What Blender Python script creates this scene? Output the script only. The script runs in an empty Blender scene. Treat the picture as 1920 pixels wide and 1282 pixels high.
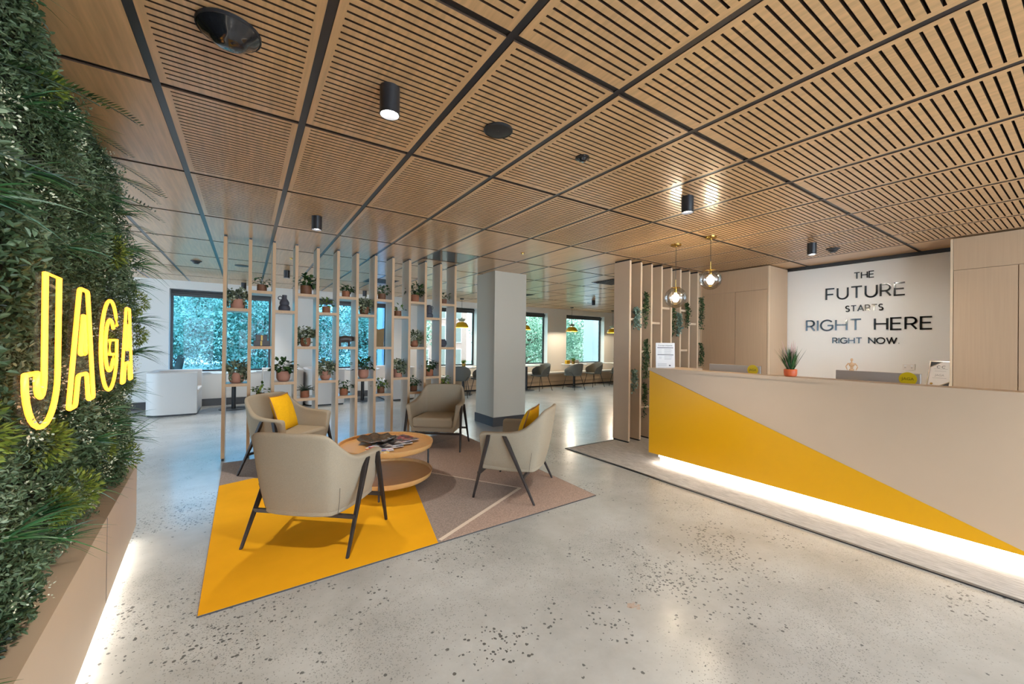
import bpy, bmesh, math, random
import numpy as np
from mathutils import Vector, Matrix

sc = bpy.context.scene
col = sc.collection
PI = math.pi
# ------------------------------------------------------------------ camera
CZ = 1.3794
CEIL = 2.589
F_PX, YAW, PITCH, ROLL = 745.75, .58873, .0042, .01132
fw = Vector((math.sin(YAW) * math.cos(PITCH), math.cos(YAW) * math.cos(PITCH), math.sin(PITCH)))
r0 = Vector((math.cos(YAW), -math.sin(YAW), 0)); u0 = r0.cross(fw)
rt = r0 * math.cos(ROLL) + u0 * math.sin(ROLL); up = -r0 * math.sin(ROLL) + u0 * math.cos(ROLL)
cd = bpy.data.cameras.new('camera'); cam = bpy.data.objects.new('camera', cd); col.objects.link(cam)
cam.matrix_world = Matrix(((rt.x, up.x, -fw.x, 0), (rt.y, up.y, -fw.y, 0), (rt.z, up.z, -fw.z, CZ), (0, 0, 0, 1)))
cd.sensor_width = 36; cd.sensor_fit = 'HORIZONTAL'; cd.lens = F_PX / 1920 * 36; cd.clip_start = .02
sc.camera = cam
# ------------------------------------------------------------------ world, sun, exposure
w = bpy.data.worlds.new('world'); sc.world = w; w.use_nodes = True
WN = w.node_tree; WN.nodes['Background'].inputs[0].default_value = (.72, .87, 1.0, 1)
WN.nodes['Background'].inputs[1].default_value = 8.0
sd = bpy.data.lights.new('sun', 'SUN'); sd.energy = 2.0; sd.angle = .02; sd.color = (1, .95, .85)
sun = bpy.data.objects.new('sun', sd); col.objects.link(sun); sun.rotation_euler = (math.radians(38), 0, math.radians(12))
sc.view_settings.view_transform = 'Standard'; sc.view_settings.look = 'None'
sc.view_settings.exposure = 1.03; sc.view_settings.gamma = 1; sc.view_settings.use_curve_mapping = False
cy = sc.cycles
cy.max_bounces = 6; cy.diffuse_bounces = 3; cy.glossy_bounces = 3; cy.transmission_bounces = 4; cy.transparent_max_bounces = 10
cy.caustics_reflective = False; cy.caustics_refractive = False; cy.sample_clamp_indirect = 4.0; cy.blur_glossy = .5
SPOT_W = 62.0; SPOT_COL = (1.0, .95, .87)
# window daylight portals (they only guide sampling of the sky)
def portal(x, y, z, sx, sz, rotz):
    ld = bpy.data.lights.new('sky_portal', 'AREA'); ld.shape = 'RECTANGLE'; ld.size = sx; ld.size_y = sz; ld.cycles.is_portal = True
    o = bpy.data.objects.new('sky_portal', ld); col.objects.link(o); o.location = (x, y, z)
    o.rotation_euler = (PI / 2, 0, rotz)
    return o

# ------------------------------------------------------------------ helpers
class MB:
    def __init__(s): s.v = []; s.f = []; s.m = []; s.n = 0
    def add(s, vs, fs, mi=0):
        vs = [tuple(map(float, p)) for p in vs]; b = s.n; s.v += vs; s.n += len(vs)
        s.f += [tuple(int(i) + b for i in f) for f in fs]; s.m += [mi] * len(fs); return s
    def box(s, x0, x1, y0, y1, z0, z1, mi=0):
        return s.add([(x0, y0, z0), (x1, y0, z0), (x1, y1, z0), (x0, y1, z0), (x0, y0, z1), (x1, y0, z1), (x1, y1, z1), (x0, y1, z1)],
                     [(0, 3, 2, 1), (4, 5, 6, 7), (0, 1, 5, 4), (1, 2, 6, 5), (2, 3, 7, 6), (3, 0, 4, 7)], mi)
    def prism(s, pts, z0, z1, mi=0):
        n = len(pts)
        return s.add([(p[0], p[1], z0) for p in pts] + [(p[0], p[1], z1) for p in pts],
                     [tuple(range(n))[::-1], tuple(range(n, 2 * n))] + [(i, (i + 1) % n, n + (i + 1) % n, n + i) for i in range(n)], mi)
    def lathe(s, prof, c=(0, 0, 0), n=32, mi=0, cap=True, sx=1, sy=1):
        vs = []; fs = []
        for (r, z) in prof:
            for k in range(n):
                a = 2 * PI * k / n; vs.append((c[0] + r * sx * math.cos(a), c[1] + r * sy * math.sin(a), c[2] + z))
        for j in range(len(prof) - 1):
            for k in range(n):
                fs.append((j * n + k, j * n + (k + 1) % n, (j + 1) * n + (k + 1) % n, (j + 1) * n + k))
        if cap:
            fs.append(tuple(range(n))[::-1]); fs.append(tuple((len(prof) - 1) * n + k for k in range(n)))
        return s.add(vs, fs, mi)
    def tube(s, pts, r, n=8, closed=False, mi=0, r2=None):
        P = [Vector(p) for p in pts]; m = len(P); vs = []; fs = []
        prev = None
        for i, p in enumerate(P):
            if closed: t = P[(i + 1) % m] - P[i - 1]
            else: t = P[min(i + 1, m - 1)] - P[max(i - 1, 0)]
            t.normalize()
            if prev is None:
                a = Vector((0, 0, 1)) if abs(t.z) < .9 else Vector((1, 0, 0)); prev = a
            a = prev - t * prev.dot(t)
            if a.length < 1e-5: a = t.orthogonal()
            a.normalize(); prev = a; b = t.cross(a)
            rr = r if r2 is None else r + (r2 - r) * i / (m - 1)
            for k in range(n):
                th = 2 * PI * (k + .5) / n; vs.append(p + (a * math.cos(th) + b * math.sin(th)) * rr)
        for i in range(m if closed else m - 1):
            j = (i + 1) % m
            for k in range(n): fs.append((i * n + k, i * n + (k + 1) % n, j * n + (k + 1) % n, j * n + k))
        if not closed: fs += [tuple(range(n))[::-1], tuple((m - 1) * n + k for k in range(n))]
        return s.add(vs, fs, mi)
    def build(s, name, mats, parent=None, smooth=False, bevel=0, sub=0, loc=None):
        me = bpy.data.meshes.new(name); me.from_pydata(s.v, [], s.f); me.update()
        if not isinstance(mats, (list, tuple)): mats = [mats]
        for m in mats: me.materials.append(m)
        if len(mats) > 1: me.polygons.foreach_set('material_index', s.m)
        if smooth: me.polygons.foreach_set('use_smooth', [True] * len(s.f))
        bm = bmesh.new(); bm.from_mesh(me); bmesh.ops.recalc_face_normals(bm, faces=bm.faces); bm.to_mesh(me); bm.free()
        if smooth and not sub: me.set_sharp_from_angle(angle=math.radians(42))
        o = bpy.data.objects.new(name, me); col.objects.link(o)
        if parent is not None: o.parent = parent
        if loc: o.location = loc
        if bevel:
            md = o.modifiers.new('bevel', 'BEVEL'); md.width = bevel; md.segments = 2; md.limit_method = 'ANGLE'
        if sub:
            md = o.modifiers.new('sub', 'SUBSURF'); md.levels = sub; md.render_levels = sub
        return o
def tag(o, label=None, cat=None, group=None, kind=None):
    if label: o['label'] = label
    if cat: o['category'] = cat
    if group: o['group'] = group
    if kind: o['kind'] = kind
    return o
def thing(name, label, cat, loc=(0, 0, 0), rz=0, group=None):
    o = bpy.data.objects.new(name, None); col.objects.link(o); o.location = loc; o.rotation_euler = (0, 0, rz)
    o.empty_display_size = .1
    return tag(o, label, cat, group)
def copy_tree(o, parent=None):
    c = o.copy(); col.objects.link(c); c.parent = parent
    for ch in list(o.children): copy_tree(ch, c)
    return c
def light(kind, name, loc, energy, color=(1, 1, 1), parent=None, rot=(0, 0, 0), **k):
    ld = bpy.data.lights.new(name, kind); ld.energy = energy; ld.color = color
    for a, b in k.items(): setattr(ld, a, b)
    o = bpy.data.objects.new(name, ld); col.objects.link(o); o.location = loc; o.rotation_euler = rot
    if parent is not None: o.parent = parent
    return o
def S(r, g, b):  # sRGB 0-255 to linear
    f = lambda c: ((c / 255 + .055) / 1.055) ** 2.4 if c > 10 else c / 255 / 12.92
    return (f(r), f(g), f(b))
# ------------------------------------------------------------------ materials
def mat(name, base=(.5, .5, .5), rough=.5, metal=0, spec=.5, emit=None, estr=0, coat=0, nscale=None, namt=.1, stretch=(1, 1, 1), bump=0, trans=0, sub=0):
    m = bpy.data.materials.new(name); m.use_nodes = True; nt = m.node_tree; b = nt.nodes['Principled BSDF']
    b.inputs['Base Color'].default_value = (*base, 1); b.inputs['Roughness'].default_value = rough; b.inputs['Metallic'].default_value = metal
    b.inputs['Specular IOR Level'].default_value = spec; b.inputs['Coat Weight'].default_value = coat; b.inputs['Coat Roughness'].default_value = .12
    if emit: b.inputs['Emission Color'].default_value = (*emit, 1); b.inputs['Emission Strength'].default_value = estr
    if nscale:
        tc = nt.nodes.new('ShaderNodeTexCoord'); mp = nt.nodes.new('ShaderNodeMapping'); mp.inputs['Scale'].default_value = stretch
        nz = nt.nodes.new('ShaderNodeTexNoise'); nz.inputs['Scale'].default_value = nscale; nz.inputs['Detail'].default_value = 4
        rp = nt.nodes.new('ShaderNodeValToRGB')
        rp.color_ramp.elements[0].position = .3; rp.color_ramp.elements[1].position = .7
        rp.color_ramp.elements[0].color = (*[max(0, c * (1 - namt)) for c in base], 1); rp.color_ramp.elements[1].color = (*[min(1, c * (1 + namt)) for c in base], 1)
        L = nt.links.new
        L(tc.outputs['Object'], mp.inputs['Vector']); L(mp.outputs[0], nz.inputs['Vector']); L(nz.outputs['Fac'], rp.inputs[0]); L(rp.outputs[0], b.inputs['Base Color'])
        if bump:
            bp = nt.nodes.new('ShaderNodeBump'); bp.inputs['Strength'].default_value = bump; bp.inputs['Distance'].default_value = .003
            L(nz.outputs['Fac'], bp.inputs['Height']); L(bp.outputs[0], b.inputs['Normal'])
    return m
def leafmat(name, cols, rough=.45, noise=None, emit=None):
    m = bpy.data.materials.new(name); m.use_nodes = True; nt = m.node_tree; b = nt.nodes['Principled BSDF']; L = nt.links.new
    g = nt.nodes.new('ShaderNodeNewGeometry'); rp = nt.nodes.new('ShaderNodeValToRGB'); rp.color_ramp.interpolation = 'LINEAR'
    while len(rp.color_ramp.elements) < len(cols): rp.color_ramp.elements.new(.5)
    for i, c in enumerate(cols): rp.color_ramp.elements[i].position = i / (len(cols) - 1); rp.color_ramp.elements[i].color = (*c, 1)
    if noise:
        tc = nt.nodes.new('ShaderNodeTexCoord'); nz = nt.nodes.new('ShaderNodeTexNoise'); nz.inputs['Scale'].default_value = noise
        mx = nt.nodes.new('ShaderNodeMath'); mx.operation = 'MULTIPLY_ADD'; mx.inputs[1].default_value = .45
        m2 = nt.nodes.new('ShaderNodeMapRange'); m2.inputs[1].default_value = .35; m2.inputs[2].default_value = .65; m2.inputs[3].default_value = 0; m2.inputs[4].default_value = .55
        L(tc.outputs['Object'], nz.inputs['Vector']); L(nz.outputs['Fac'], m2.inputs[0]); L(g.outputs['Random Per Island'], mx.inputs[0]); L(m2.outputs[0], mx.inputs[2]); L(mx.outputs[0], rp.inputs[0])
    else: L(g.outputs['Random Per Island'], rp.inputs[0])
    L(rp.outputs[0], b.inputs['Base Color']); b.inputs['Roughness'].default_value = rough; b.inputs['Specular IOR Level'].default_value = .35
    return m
M = {}
M['oak'] = mat('oak_ceiling', S(216, 172, 122), .30, nscale=6, namt=.14, stretch=(9, .5, 1), spec=.5, coat=.4)
M['black'] = mat('black_channel', (.018, .018, .02), .4)
M['slot_shade'] = mat('dark_brown_slot_shade', (.085, .045, .024), .9)  # shade of the ceiling slots put into the panel edge colour
M['cavity'] = mat('dark_cavity', (.02, .012, .008), .9)
M['laminate'] = mat('beige_laminate', S(192, 161, 129), .5, nscale=5, namt=.035, stretch=(14, 14, .4))
M['lam_plain'] = mat('beige_panel', S(208, 182, 154), .42, nscale=4, namt=.015)
M['ply'] = mat('pale_ply', S(222, 194, 160), .5, nscale=5, namt=.05, stretch=(12, 12, .4))
M['post_side'] = mat('pale_satin_laminate', S(216, 203, 188), .28, nscale=4, namt=.03, stretch=(12, 12, .4), coat=.3)
M['post_front'] = mat('tan_ply_edge', S(200, 162, 120), .5, nscale=5, namt=.06, stretch=(12, 12, .4))
M['channel'] = mat('satin_black_channel', (.02, .02, .024), .28, spec=.8)
M['colpaint'] = mat('warm_grey_paint', S(196, 186, 168), .6)
M['darkpanel'] = mat('dark_smoked_panel', (.012, .016, .022), .18, spec=.35)
M['yellow'] = mat('yellow_laminate', S(236, 172, 0), .35)
M['wall'] = mat('white_wall', S(236, 233, 228), .6)
M['skirt'] = mat('dark_skirting', S(62, 60, 60), .4)
M['darkmetal'] = mat('dark_bronze_metal', S(48, 42, 40), .4, metal=.3)
M['blackmetal'] = mat('black_metal', (.02, .02, .022), .35)
M['glossblack'] = mat('gloss_black', (.012, .012, .014), .08, coat=.6)
M['letter'] = mat('black_acrylic', (.02, .02, .02), .1, spec=.7)
M['brass'] = mat('brass', S(214, 176, 96), .22, metal=1)
M['bulb'] = mat('bulb_glow', (1, 1, 1), .3, emit=(1, .86, .62), estr=18)
M['lens'] = mat('lamp_lens', (1, 1, 1), .3, emit=(1, .97, .94), estr=12)
M['neon'] = mat('yellow_neon', (1, .8, .1), .4, emit=(1, .31, .018), estr=1.7)
M['neonback'] = mat('clear_acrylic_back', S(205, 200, 180), .3)
M['led'] = mat('led_strip', (1, 1, 1), .3, emit=(1, .95, .85), estr=5)
M['chair'] = mat('oat_fabric', S(164, 149, 127), .9, nscale=240, namt=.09, bump=.25, spec=.15)
M['cush'] = mat('yellow_fabric', S(238, 178, 26), .85, nscale=60, namt=.05, spec=.15)
M['pipe'] = mat('tan_piping', S(160, 112, 66), .7)
M['table'] = mat('oak_table', S(208, 158, 98), .35, nscale=5, namt=.07, stretch=(2, 14, 2))
M['pewter'] = mat('pewter_bowl', S(150, 138, 126), .2, metal=.9)
M['terra'] = mat('terracotta', S(160, 98, 66), .7, nscale=14, namt=.08)
M['brown'] = mat('brown_ceramic', S(128, 82, 54), .6, nscale=14, namt=.1)
M['pink'] = mat('pink_clay', S(188, 132, 108), .7, nscale=10, namt=.08)
M['white'] = mat('white_gloss', S(236, 236, 238), .3)
M['vase'] = mat('charcoal_ceramic', S(72, 72, 80), .6)
M['elephant'] = mat('dark_carved_wood', S(74, 62, 56), .5)
M['sofa'] = mat('white_leatherette', S(216, 212, 208), .5)
M['tabletop'] = mat('white_table', S(232, 230, 226), .25)
M['grey'] = mat('grey_shell', S(104, 106, 102), .55)
M['greyfab'] = mat('grey_cushion', S(140, 138, 134), .9)
M['bench'] = mat('oak_bench', S(204, 176, 146), .5, nscale=5, namt=.08, stretch=(.5, 12, 12))
M['seatpad'] = mat('pale_seat', S(214, 208, 200), .6)
M['shadeyel'] = mat('yellow_enamel', S(226, 178, 30), .3)
M['shadegreen'] = mat('sage_enamel', S(170, 182, 164), .4)
M['gold'] = mat('gold', S(150, 118, 48), .4, metal=.5)
M['alu'] = mat('aluminium', S(176, 168, 160), .55, metal=.3)
M['sticker'] = mat('yellow_sticker', S(216, 190, 0), .5)
M['stickerink'] = mat('olive_ink', S(120, 110, 10), .5)
M['orange'] = mat('orange_pot', S(206, 92, 40), .5)
M['mann'] = mat('pale_wood', S(214, 178, 140), .5)
M['paper'] = mat('white_paper', S(240, 236, 232), .5)
M['ink'] = mat('black_ink', (.02, .02, .02), .5)
M['greyink'] = mat('grey_ink', S(176, 172, 170), .6)
M['silver'] = mat('silver_frame', S(190, 180, 172), .25, metal=.8)
M['soil'] = mat('soil', (.03, .02, .012), .9)
M['stem'] = mat('green_stem', S(70, 84, 44), .6)
M['outlet'] = mat('white_plastic', S(232, 226, 220), .35)
M['concrete_out'] = mat('pale_render', S(205, 212, 222), .8)
M['bark'] = mat('bark', S(96, 84, 72), .9)
M['pinkflower'] = mat('pink_plume', S(214, 176, 170), .8)
M['g_dark'] = leafmat('dark_leaf', [S(26, 46, 24), S(50, 78, 38), S(84, 112, 60)], .35)
M['g_var'] = leafmat('variegated_leaf', [S(52, 66, 44), S(92, 104, 74), S(150, 158, 124), S(190, 192, 160)], .45)
M['g_bright'] = leafmat('bright_leaf', [S(50, 78, 26), S(92, 124, 40), S(140, 160, 70)], .4)
M['g_fern'] = leafmat('grey_green_leaf', [S(58, 74, 58), S(94, 110, 90), S(122, 136, 116)], .5)
M['g_euc'] = leafmat('eucalyptus_leaf', [S(84, 108, 96), S(120, 142, 126), S(160, 172, 154)], .55)
M['g_wall'] = leafmat('wall_leaf', [S(24, 34, 20), S(46, 62, 34), S(78, 96, 60), S(116, 132, 96), S(158, 166, 132)], .5, noise=4.5)
M['g_moss'] = leafmat('moss_leaf', [S(70, 84, 28), S(112, 124, 36), S(150, 156, 60)], .6)
M['g_grass'] = leafmat('grass_blade', [S(30, 50, 30), S(40, 84, 44), S(70, 112, 62), S(96, 110, 66)], .35)
M['flower'] = mat('white_flower', S(214, 210, 178), .6)
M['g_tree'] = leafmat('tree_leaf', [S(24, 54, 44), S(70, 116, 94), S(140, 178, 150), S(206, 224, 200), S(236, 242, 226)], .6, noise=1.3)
def glassmat(name, tint, gl=.06, rough=.02, gmax=.25):
    m = bpy.data.materials.new(name); m.use_nodes = True; nt = m.node_tree; nt.nodes.clear(); L = nt.links.new
    o = nt.nodes.new('ShaderNodeOutputMaterial'); t = nt.nodes.new('ShaderNodeBsdfTransparent'); t.inputs[0].default_value = (*tint, 1)
    g = nt.nodes.new('ShaderNodeBsdfGlossy'); g.inputs['Roughness'].default_value = rough; mx = nt.nodes.new('ShaderNodeMixShader')
    lw = nt.nodes.new('ShaderNodeLayerWeight'); lw.inputs[0].default_value = .35
    mr = nt.nodes.new('ShaderNodeMapRange'); mr.inputs[3].default_value = gl; mr.inputs[4].default_value = gmax
    L(lw.outputs['Fresnel'], mr.inputs[0]); L(mr.outputs[0], mx.inputs[0]); L(t.outputs[0], mx.inputs[1]); L(g.outputs[0], mx.inputs[2]); L(mx.outputs[0], o.inputs[0])
    return m
M['glass_blue'] = glassmat('blue_tinted_glass', (.27, .43, .55), 0)
M['glass'] = glassmat('pale_tinted_glass', (.52, .58, .57), 0)
M['globe'] = glassmat('clear_globe_glass', (.99, .985, .97), .07, .02, .75)
# polished concrete
STX, STY = 1.713, 1.386   # small rusty stain
def concrete():
    m = bpy.data.materials.new('polished_concrete'); m.use_nodes = True; nt = m.node_tree; b = nt.nodes['Principled BSDF']; L = nt.links.new; N = nt.nodes.new
    tc = N('ShaderNodeTexCoord')
    n1 = N('ShaderNodeTexNoise'); n1.inputs['Scale'].default_value = 1.5; n1.inputs['Detail'].default_value = 9; n1.inputs['Roughness'].default_value = .68
    r1 = N('ShaderNodeValToRGB'); e = r1.color_ramp.elements; e[0].position = .22; e[0].color = (*S(150, 150, 146), 1); e[1].position = .80; e[1].color = (*S(208, 210, 208), 1)
    L(tc.outputs['Object'], n1.inputs['Vector']); L(n1.outputs['Fac'], r1.inputs[0])
    def speck(scale, thr, mlo, mhi, nsc, off):
        v = N('ShaderNodeTexVoronoi'); v.inputs['Scale'].default_value = scale; v.inputs['Randomness'].default_value = 1
        # irregular chips: distort the coordinates a little
        nd = N('ShaderNodeTexNoise'); nd.inputs['Scale'].default_value = scale * 1.6; ad = N('ShaderNodeVectorMath'); ad.operation = 'MULTIPLY_ADD'; ad.inputs[1].default_value = (.6 / scale,) * 3
        L(tc.outputs['Object'], nd.inputs['Vector']); L(nd.outputs['Color'], ad.inputs[0]); L(tc.outputs['Object'], ad.inputs[2]); L(ad.outputs[0], v.inputs['Vector'])
        lt = N('ShaderNodeMath'); lt.operation = 'LESS_THAN'
        sp = N('ShaderNodeSeparateColor'); L(v.outputs['Color'], sp.inputs[0])
        ms = N('ShaderNodeTexNoise'); ms.inputs['Scale'].default_value = nsc; ms.inputs['Detail'].default_value = 3; mp = N('ShaderNodeMapping'); mp.inputs['Location'].default_value = (off, off * 2, 0)
        L(tc.outputs['Object'], mp.inputs[0]); L(mp.outputs[0], ms.inputs['Vector'])
        mr = N('ShaderNodeMapRange'); mr.inputs[1].default_value = mlo; mr.inputs[2].default_value = mhi; mr.inputs[3].default_value = .015; mr.inputs[4].default_value = .7; L(ms.outputs['Fac'], mr.inputs[0])
        c = N('ShaderNodeMath'); c.operation = 'LESS_THAN'; L(sp.outputs[0], c.inputs[0]); L(mr.outputs[0], c.inputs[1])
        sz = N('ShaderNodeMath'); sz.operation = 'MULTIPLY'; sz.inputs[1].default_value = thr; L(sp.outputs[1], sz.inputs[0])
        L(v.outputs['Distance'], lt.inputs[0]); L(sz.outputs[0], lt.inputs[1])
        a = N('ShaderNodeMath'); a.operation = 'MULTIPLY'; L(lt.outputs[0], a.inputs[0]); L(c.outputs[0], a.inputs[1]); return a
    s1 = speck(66, .62, .52, .70, 1.25, 3.1); s2 = speck(160, .6, .40, .68, 1.4, 7.7)
    mx = N('ShaderNodeMix'); mx.data_type = 'RGBA'; L(s1.outputs[0], mx.inputs[0]); L(r1.outputs[0], mx.inputs[6]); mx.inputs[7].default_value = (*S(88, 90, 90), 1)
    m2 = N('ShaderNodeMix'); m2.data_type = 'RGBA'; s2b = N('ShaderNodeMath'); s2b.operation = 'MULTIPLY'; s2b.inputs[1].default_value = .6; L(s2.outputs[0], s2b.inputs[0])
    L(s2b.outputs[0], m2.inputs[0]); L(mx.outputs[2], m2.inputs[6]); m2.inputs[7].default_value = (*S(100, 100, 98), 1)
    ds = N('ShaderNodeVectorMath'); ds.operation = 'DISTANCE'; ds.inputs[1].default_value = (STX, STY, 0); sn = N('ShaderNodeTexNoise'); sn.inputs['Scale'].default_value = 26
    sa = N('ShaderNodeMath'); sa.operation = 'MULTIPLY_ADD'; sa.inputs[1].default_value = .12; L(tc.outputs['Object'], ds.inputs[0]); L(tc.outputs['Object'], sn.inputs['Vector']); L(sn.outputs['Fac'], sa.inputs[0]); L(ds.outputs['Value'], sa.inputs[2])
    sr = N('ShaderNodeMapRange'); sr.inputs[1].default_value = .085; sr.inputs[2].default_value = .075; sr.inputs[4].default_value = .5; L(sa.outputs[0], sr.inputs[0])
    m3 = N('ShaderNodeMix'); m3.data_type = 'RGBA'; L(sr.outputs[0], m3.inputs[0]); L(m2.outputs[2], m3.inputs[6]); m3.inputs[7].default_value = (*S(190, 140, 100), 1)
    L(m3.outputs[2], b.inputs['Base Color'])
    n3 = N('ShaderNodeTexNoise'); n3.inputs['Scale'].default_value = 2.6; n3.inputs['Detail'].default_value = 5; mr = N('ShaderNodeMapRange'); mr.inputs[3].default_value = .28; mr.inputs[4].default_value = .36
    L(tc.outputs['Object'], n3.inputs['Vector']); L(n3.outputs['Fac'], mr.inputs[0]); L(mr.outputs[0], b.inputs['Roughness'])
    b.inputs['Specular IOR Level'].default_value = .8; b.inputs['Coat Weight'].default_value = .6; b.inputs['Coat Roughness'].default_value = .2
    bp = N('ShaderNodeBump'); bp.inputs['Strength'].default_value = .12; bp.inputs['Distance'].default_value = .01; n4 = N('ShaderNodeTexNoise'); n4.inputs['Scale'].default_value = 3.2; n4.inputs['Detail'].default_value = 4
    L(tc.outputs['Object'], n4.inputs['Vector']); L(n4.outputs['Fac'], bp.inputs['Height']); L(bp.outputs[0], b.inputs['Normal']); L(bp.outputs[0], b.inputs['Coat Normal'])
    return m
M['concrete'] = concrete()
def carpetmat(name, c0, c1, stripes=True):
    m = bpy.data.materials.new(name); m.use_nodes = True; nt = m.node_tree; b = nt.nodes['Principled BSDF']; L = nt.links.new; N = nt.nodes.new
    tc = N('ShaderNodeTexCoord'); mp = N('ShaderNodeMapping'); mp.inputs['Scale'].default_value = (30, 3.2, 1) if stripes else (1, 1, 1)
    nz = N('ShaderNodeTexNoise'); nz.inputs['Scale'].default_value = 2.0 if stripes else 90; nz.inputs['Detail'].default_value = 6; nz.inputs['Roughness'].default_value = .8
    rp = N('ShaderNodeValToRGB'); e = rp.color_ramp.elements; e[0].position = .38; e[0].color = (*c0, 1); e[1].position = .62; e[1].color = (*c1, 1)
    L(tc.outputs['Object'], mp.inputs[0]); L(mp.outputs[0], nz.inputs['Vector']); L(nz.outputs['Fac'], rp.inputs[0]); L(rp.outputs[0], b.inputs['Base Color']); b.inputs['Roughness'].default_value = .95; b.inputs['Specular IOR Level'].default_value = .1
    return m
M['carpet'] = carpetmat('striped_grey_carpet', S(172, 168, 164), S(214, 210, 206))
M['rug_taupe'] = carpetmat('taupe_rug', S(148, 130, 120), S(196, 170, 156), False)
M['rug_grey'] = carpetmat('grey_rug', S(134, 122, 116), S(176, 158, 148), False)
M['rug_yellow'] = mat('mustard_rug', S(240, 172, 28), .95, nscale=4, namt=.04, spec=.1)
M['rug_line'] = mat('cream_rug_line', S(226, 208, 190), .95)
# ------------------------------------------------------------------ ceiling grid
GX, GY, X0, Y0 = .61375, 1.18766, -.3697, 1.3056
YF, YB = -3.9, 10.5     # side behind the camera, window wall
XL, XR = -4.6, 13.6
WIN = [(-1.30, .46), (1.42, 3.10), (3.92, 5.74), (6.60, 8.45), (9.285, 11.17)]
ZW0, ZW1 = .70, 2.42
tag(MB().box(XL, XR, YF - 2, YB + .3, -.2, 0).build('floor', M['concrete']), kind='structure')
hw = .0175
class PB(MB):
    def pan(s, x0, x1, y0, y1, z0, z1, mi=0):   # veneered face down, slot shade painted on edges and back
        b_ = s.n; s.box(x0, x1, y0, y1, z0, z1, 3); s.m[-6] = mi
mb = PB()
for i in range(-8, 24):
    for j in range(-6, 9):
        x0, x1 = X0 + GX * i + hw, X0 + GX * (i + 1) - hw; y0, y1 = Y0 + GY * j + hw, Y0 + GY * (j + 1) - hw
        x0, x1, y0, y1 = max(x0, XL), min(x1, XR), max(y0, YF), min(y1, YB)
        if x1 - x0 < .05 or y1 - y0 < .05: continue
        z0, z1 = CEIL, CEIL + .02
        slot = 0 <= i <= 10 and (j < 2 or (j == 2 and i <= 3)) and j >= -4
        if j == 3 and i == 4:     # open access panel beside the screen
            mb.pan(x0, x1, y0, y0 + .57, z0 + .004, z1, 1); mb.pan(x0, x1, y0 + .6, y1, z0, z1); continue
        if not slot: mb.pan(x0, x1, y0, y1, z0, z1); continue
        e = .03; mb.pan(x0, x0 + e, y0, y1, z0, z1); mb.pan(x1 - e, x1, y0, y1, z0, z1)
        ns = 28; p = .0395; sl = .0105; ys = y0 + (y1 - y0 - ns * p - sl) / 2 + .005
        xa, xb = x0 + e, x1 - e
        mb.pan(xa, xb, y0, ys, z0, z1)
        for k in range(ns):
            a = ys + k * p + sl; b_ = ys + (k + 1) * p if k < ns - 1 else y1
            mb.pan(xa, xb, a, b_, z0, z1)
for i in range(-7, 24):
    xc = X0 + GX * i; mb.box(xc - hw + .001, xc + hw - .001, YF, YB, CEIL + .003, CEIL + .008, 2)
for j in range(-4, 9):
    yc = Y0 + GY * j; mb.box(XL, XR, yc - hw + .001, yc + hw - .001, CEIL + .009, CEIL + .014, 2)
cl = mb.build('ceiling', [M['oak'], M['darkpanel'], M['channel'], M['slot_shade']]); tag(cl, kind='structure')
bk = MB().box(XL, XR, YF - 2, YB + .3, CEIL + .035, CEIL + .3); tag(bk.build('sun_block_slab', M['cavity']), kind='structure')  # slab added above the panels to keep sun from leaking in
# ------------------------------------------------------------------ walls
def holewall(mb, a0, a1, z0, z1, holes, t0, t1, axis='x'):
    def bx(p0, p1, q0, q1):
        if axis == 'x': mb.box(p0, p1, t0, t1, q0, q1)
        else: mb.box(t0, t1, p0, p1, q0, q1)
    cur = a0
    for (h0, h1, hz0, hz1) in holes:
        bx(cur, h0, z0, z1); bx(h0, h1, z0, hz0); bx(h0, h1, hz1, z1); cur = h1
    bx(cur, a1, z0, z1)
mb = MB(); holewall(mb, XL, XR, 0, CEIL + .03, [(a, b, ZW0, ZW1) for a, b in WIN], YB, YB + .3)
tag(mb.build('wall_back', M['wall']), kind='structure')
mb = MB(); holewall(mb, YF, YB, 0, CEIL + .03, [(4.6, 9.8, .1, 2.45)], XL - .2, XL, 'y')
tag(mb.build('wall_left', M['wall']), kind='structure')
tag(MB().box(XL - .12, XL - .1, 4.6, 9.8, .1, 2.45).build('window_7', glassmat('side_glass', (.50, .55, .59), .0)), kind='structure')
portal(XL - .22, 7.2, 1.27, 5.2, 2.35, PI / 2)
tag(MB().box(XR, XR + .2, YF, YB, 0, CEIL + .03).build('wall_right', M['wall']), kind='structure')
mb = MB(); holewall(mb, XL, XR, 0, CEIL + .03, [(-2.6, 6.0, .05, 2.5)], YF - .2, YF)
tag(mb.build('wall_front', M['wall']), kind='structure')
tag(MB().box(-2.6, 6.0, YF - .12, YF - .1, .05, 2.5).build('window_6', glassmat('fill_glazing_glass', (.95, .97, 1.0))), kind='structure')  # unseen glazing added behind the camera for soft frontal fill
portal(1.7, YF - .22, 1.27, 8.6, 2.45, PI)
tag(MB().box(7.02, 7.2, YF, 3.86, 0, 2.545).build('wall_sign', M['wall']), kind='structure')
tag(MB().box(7.03, 7.2, YF, 3.86, 2.545, CEIL + .02).box(6.995, 7.03, .96, 2.77, 2.55, CEIL - .001).build('shadow_gap_strip', M['black']), kind='structure')  # black strip drawn in place of the shadow gap above the wall
tag(MB().box(XL, -.9, 10.48, 10.5, 0, .15).box(-.9, 3.85, 10.48, 10.5, 0, .15).build('baseboard_back', M['skirt']), kind='structure')
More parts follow.
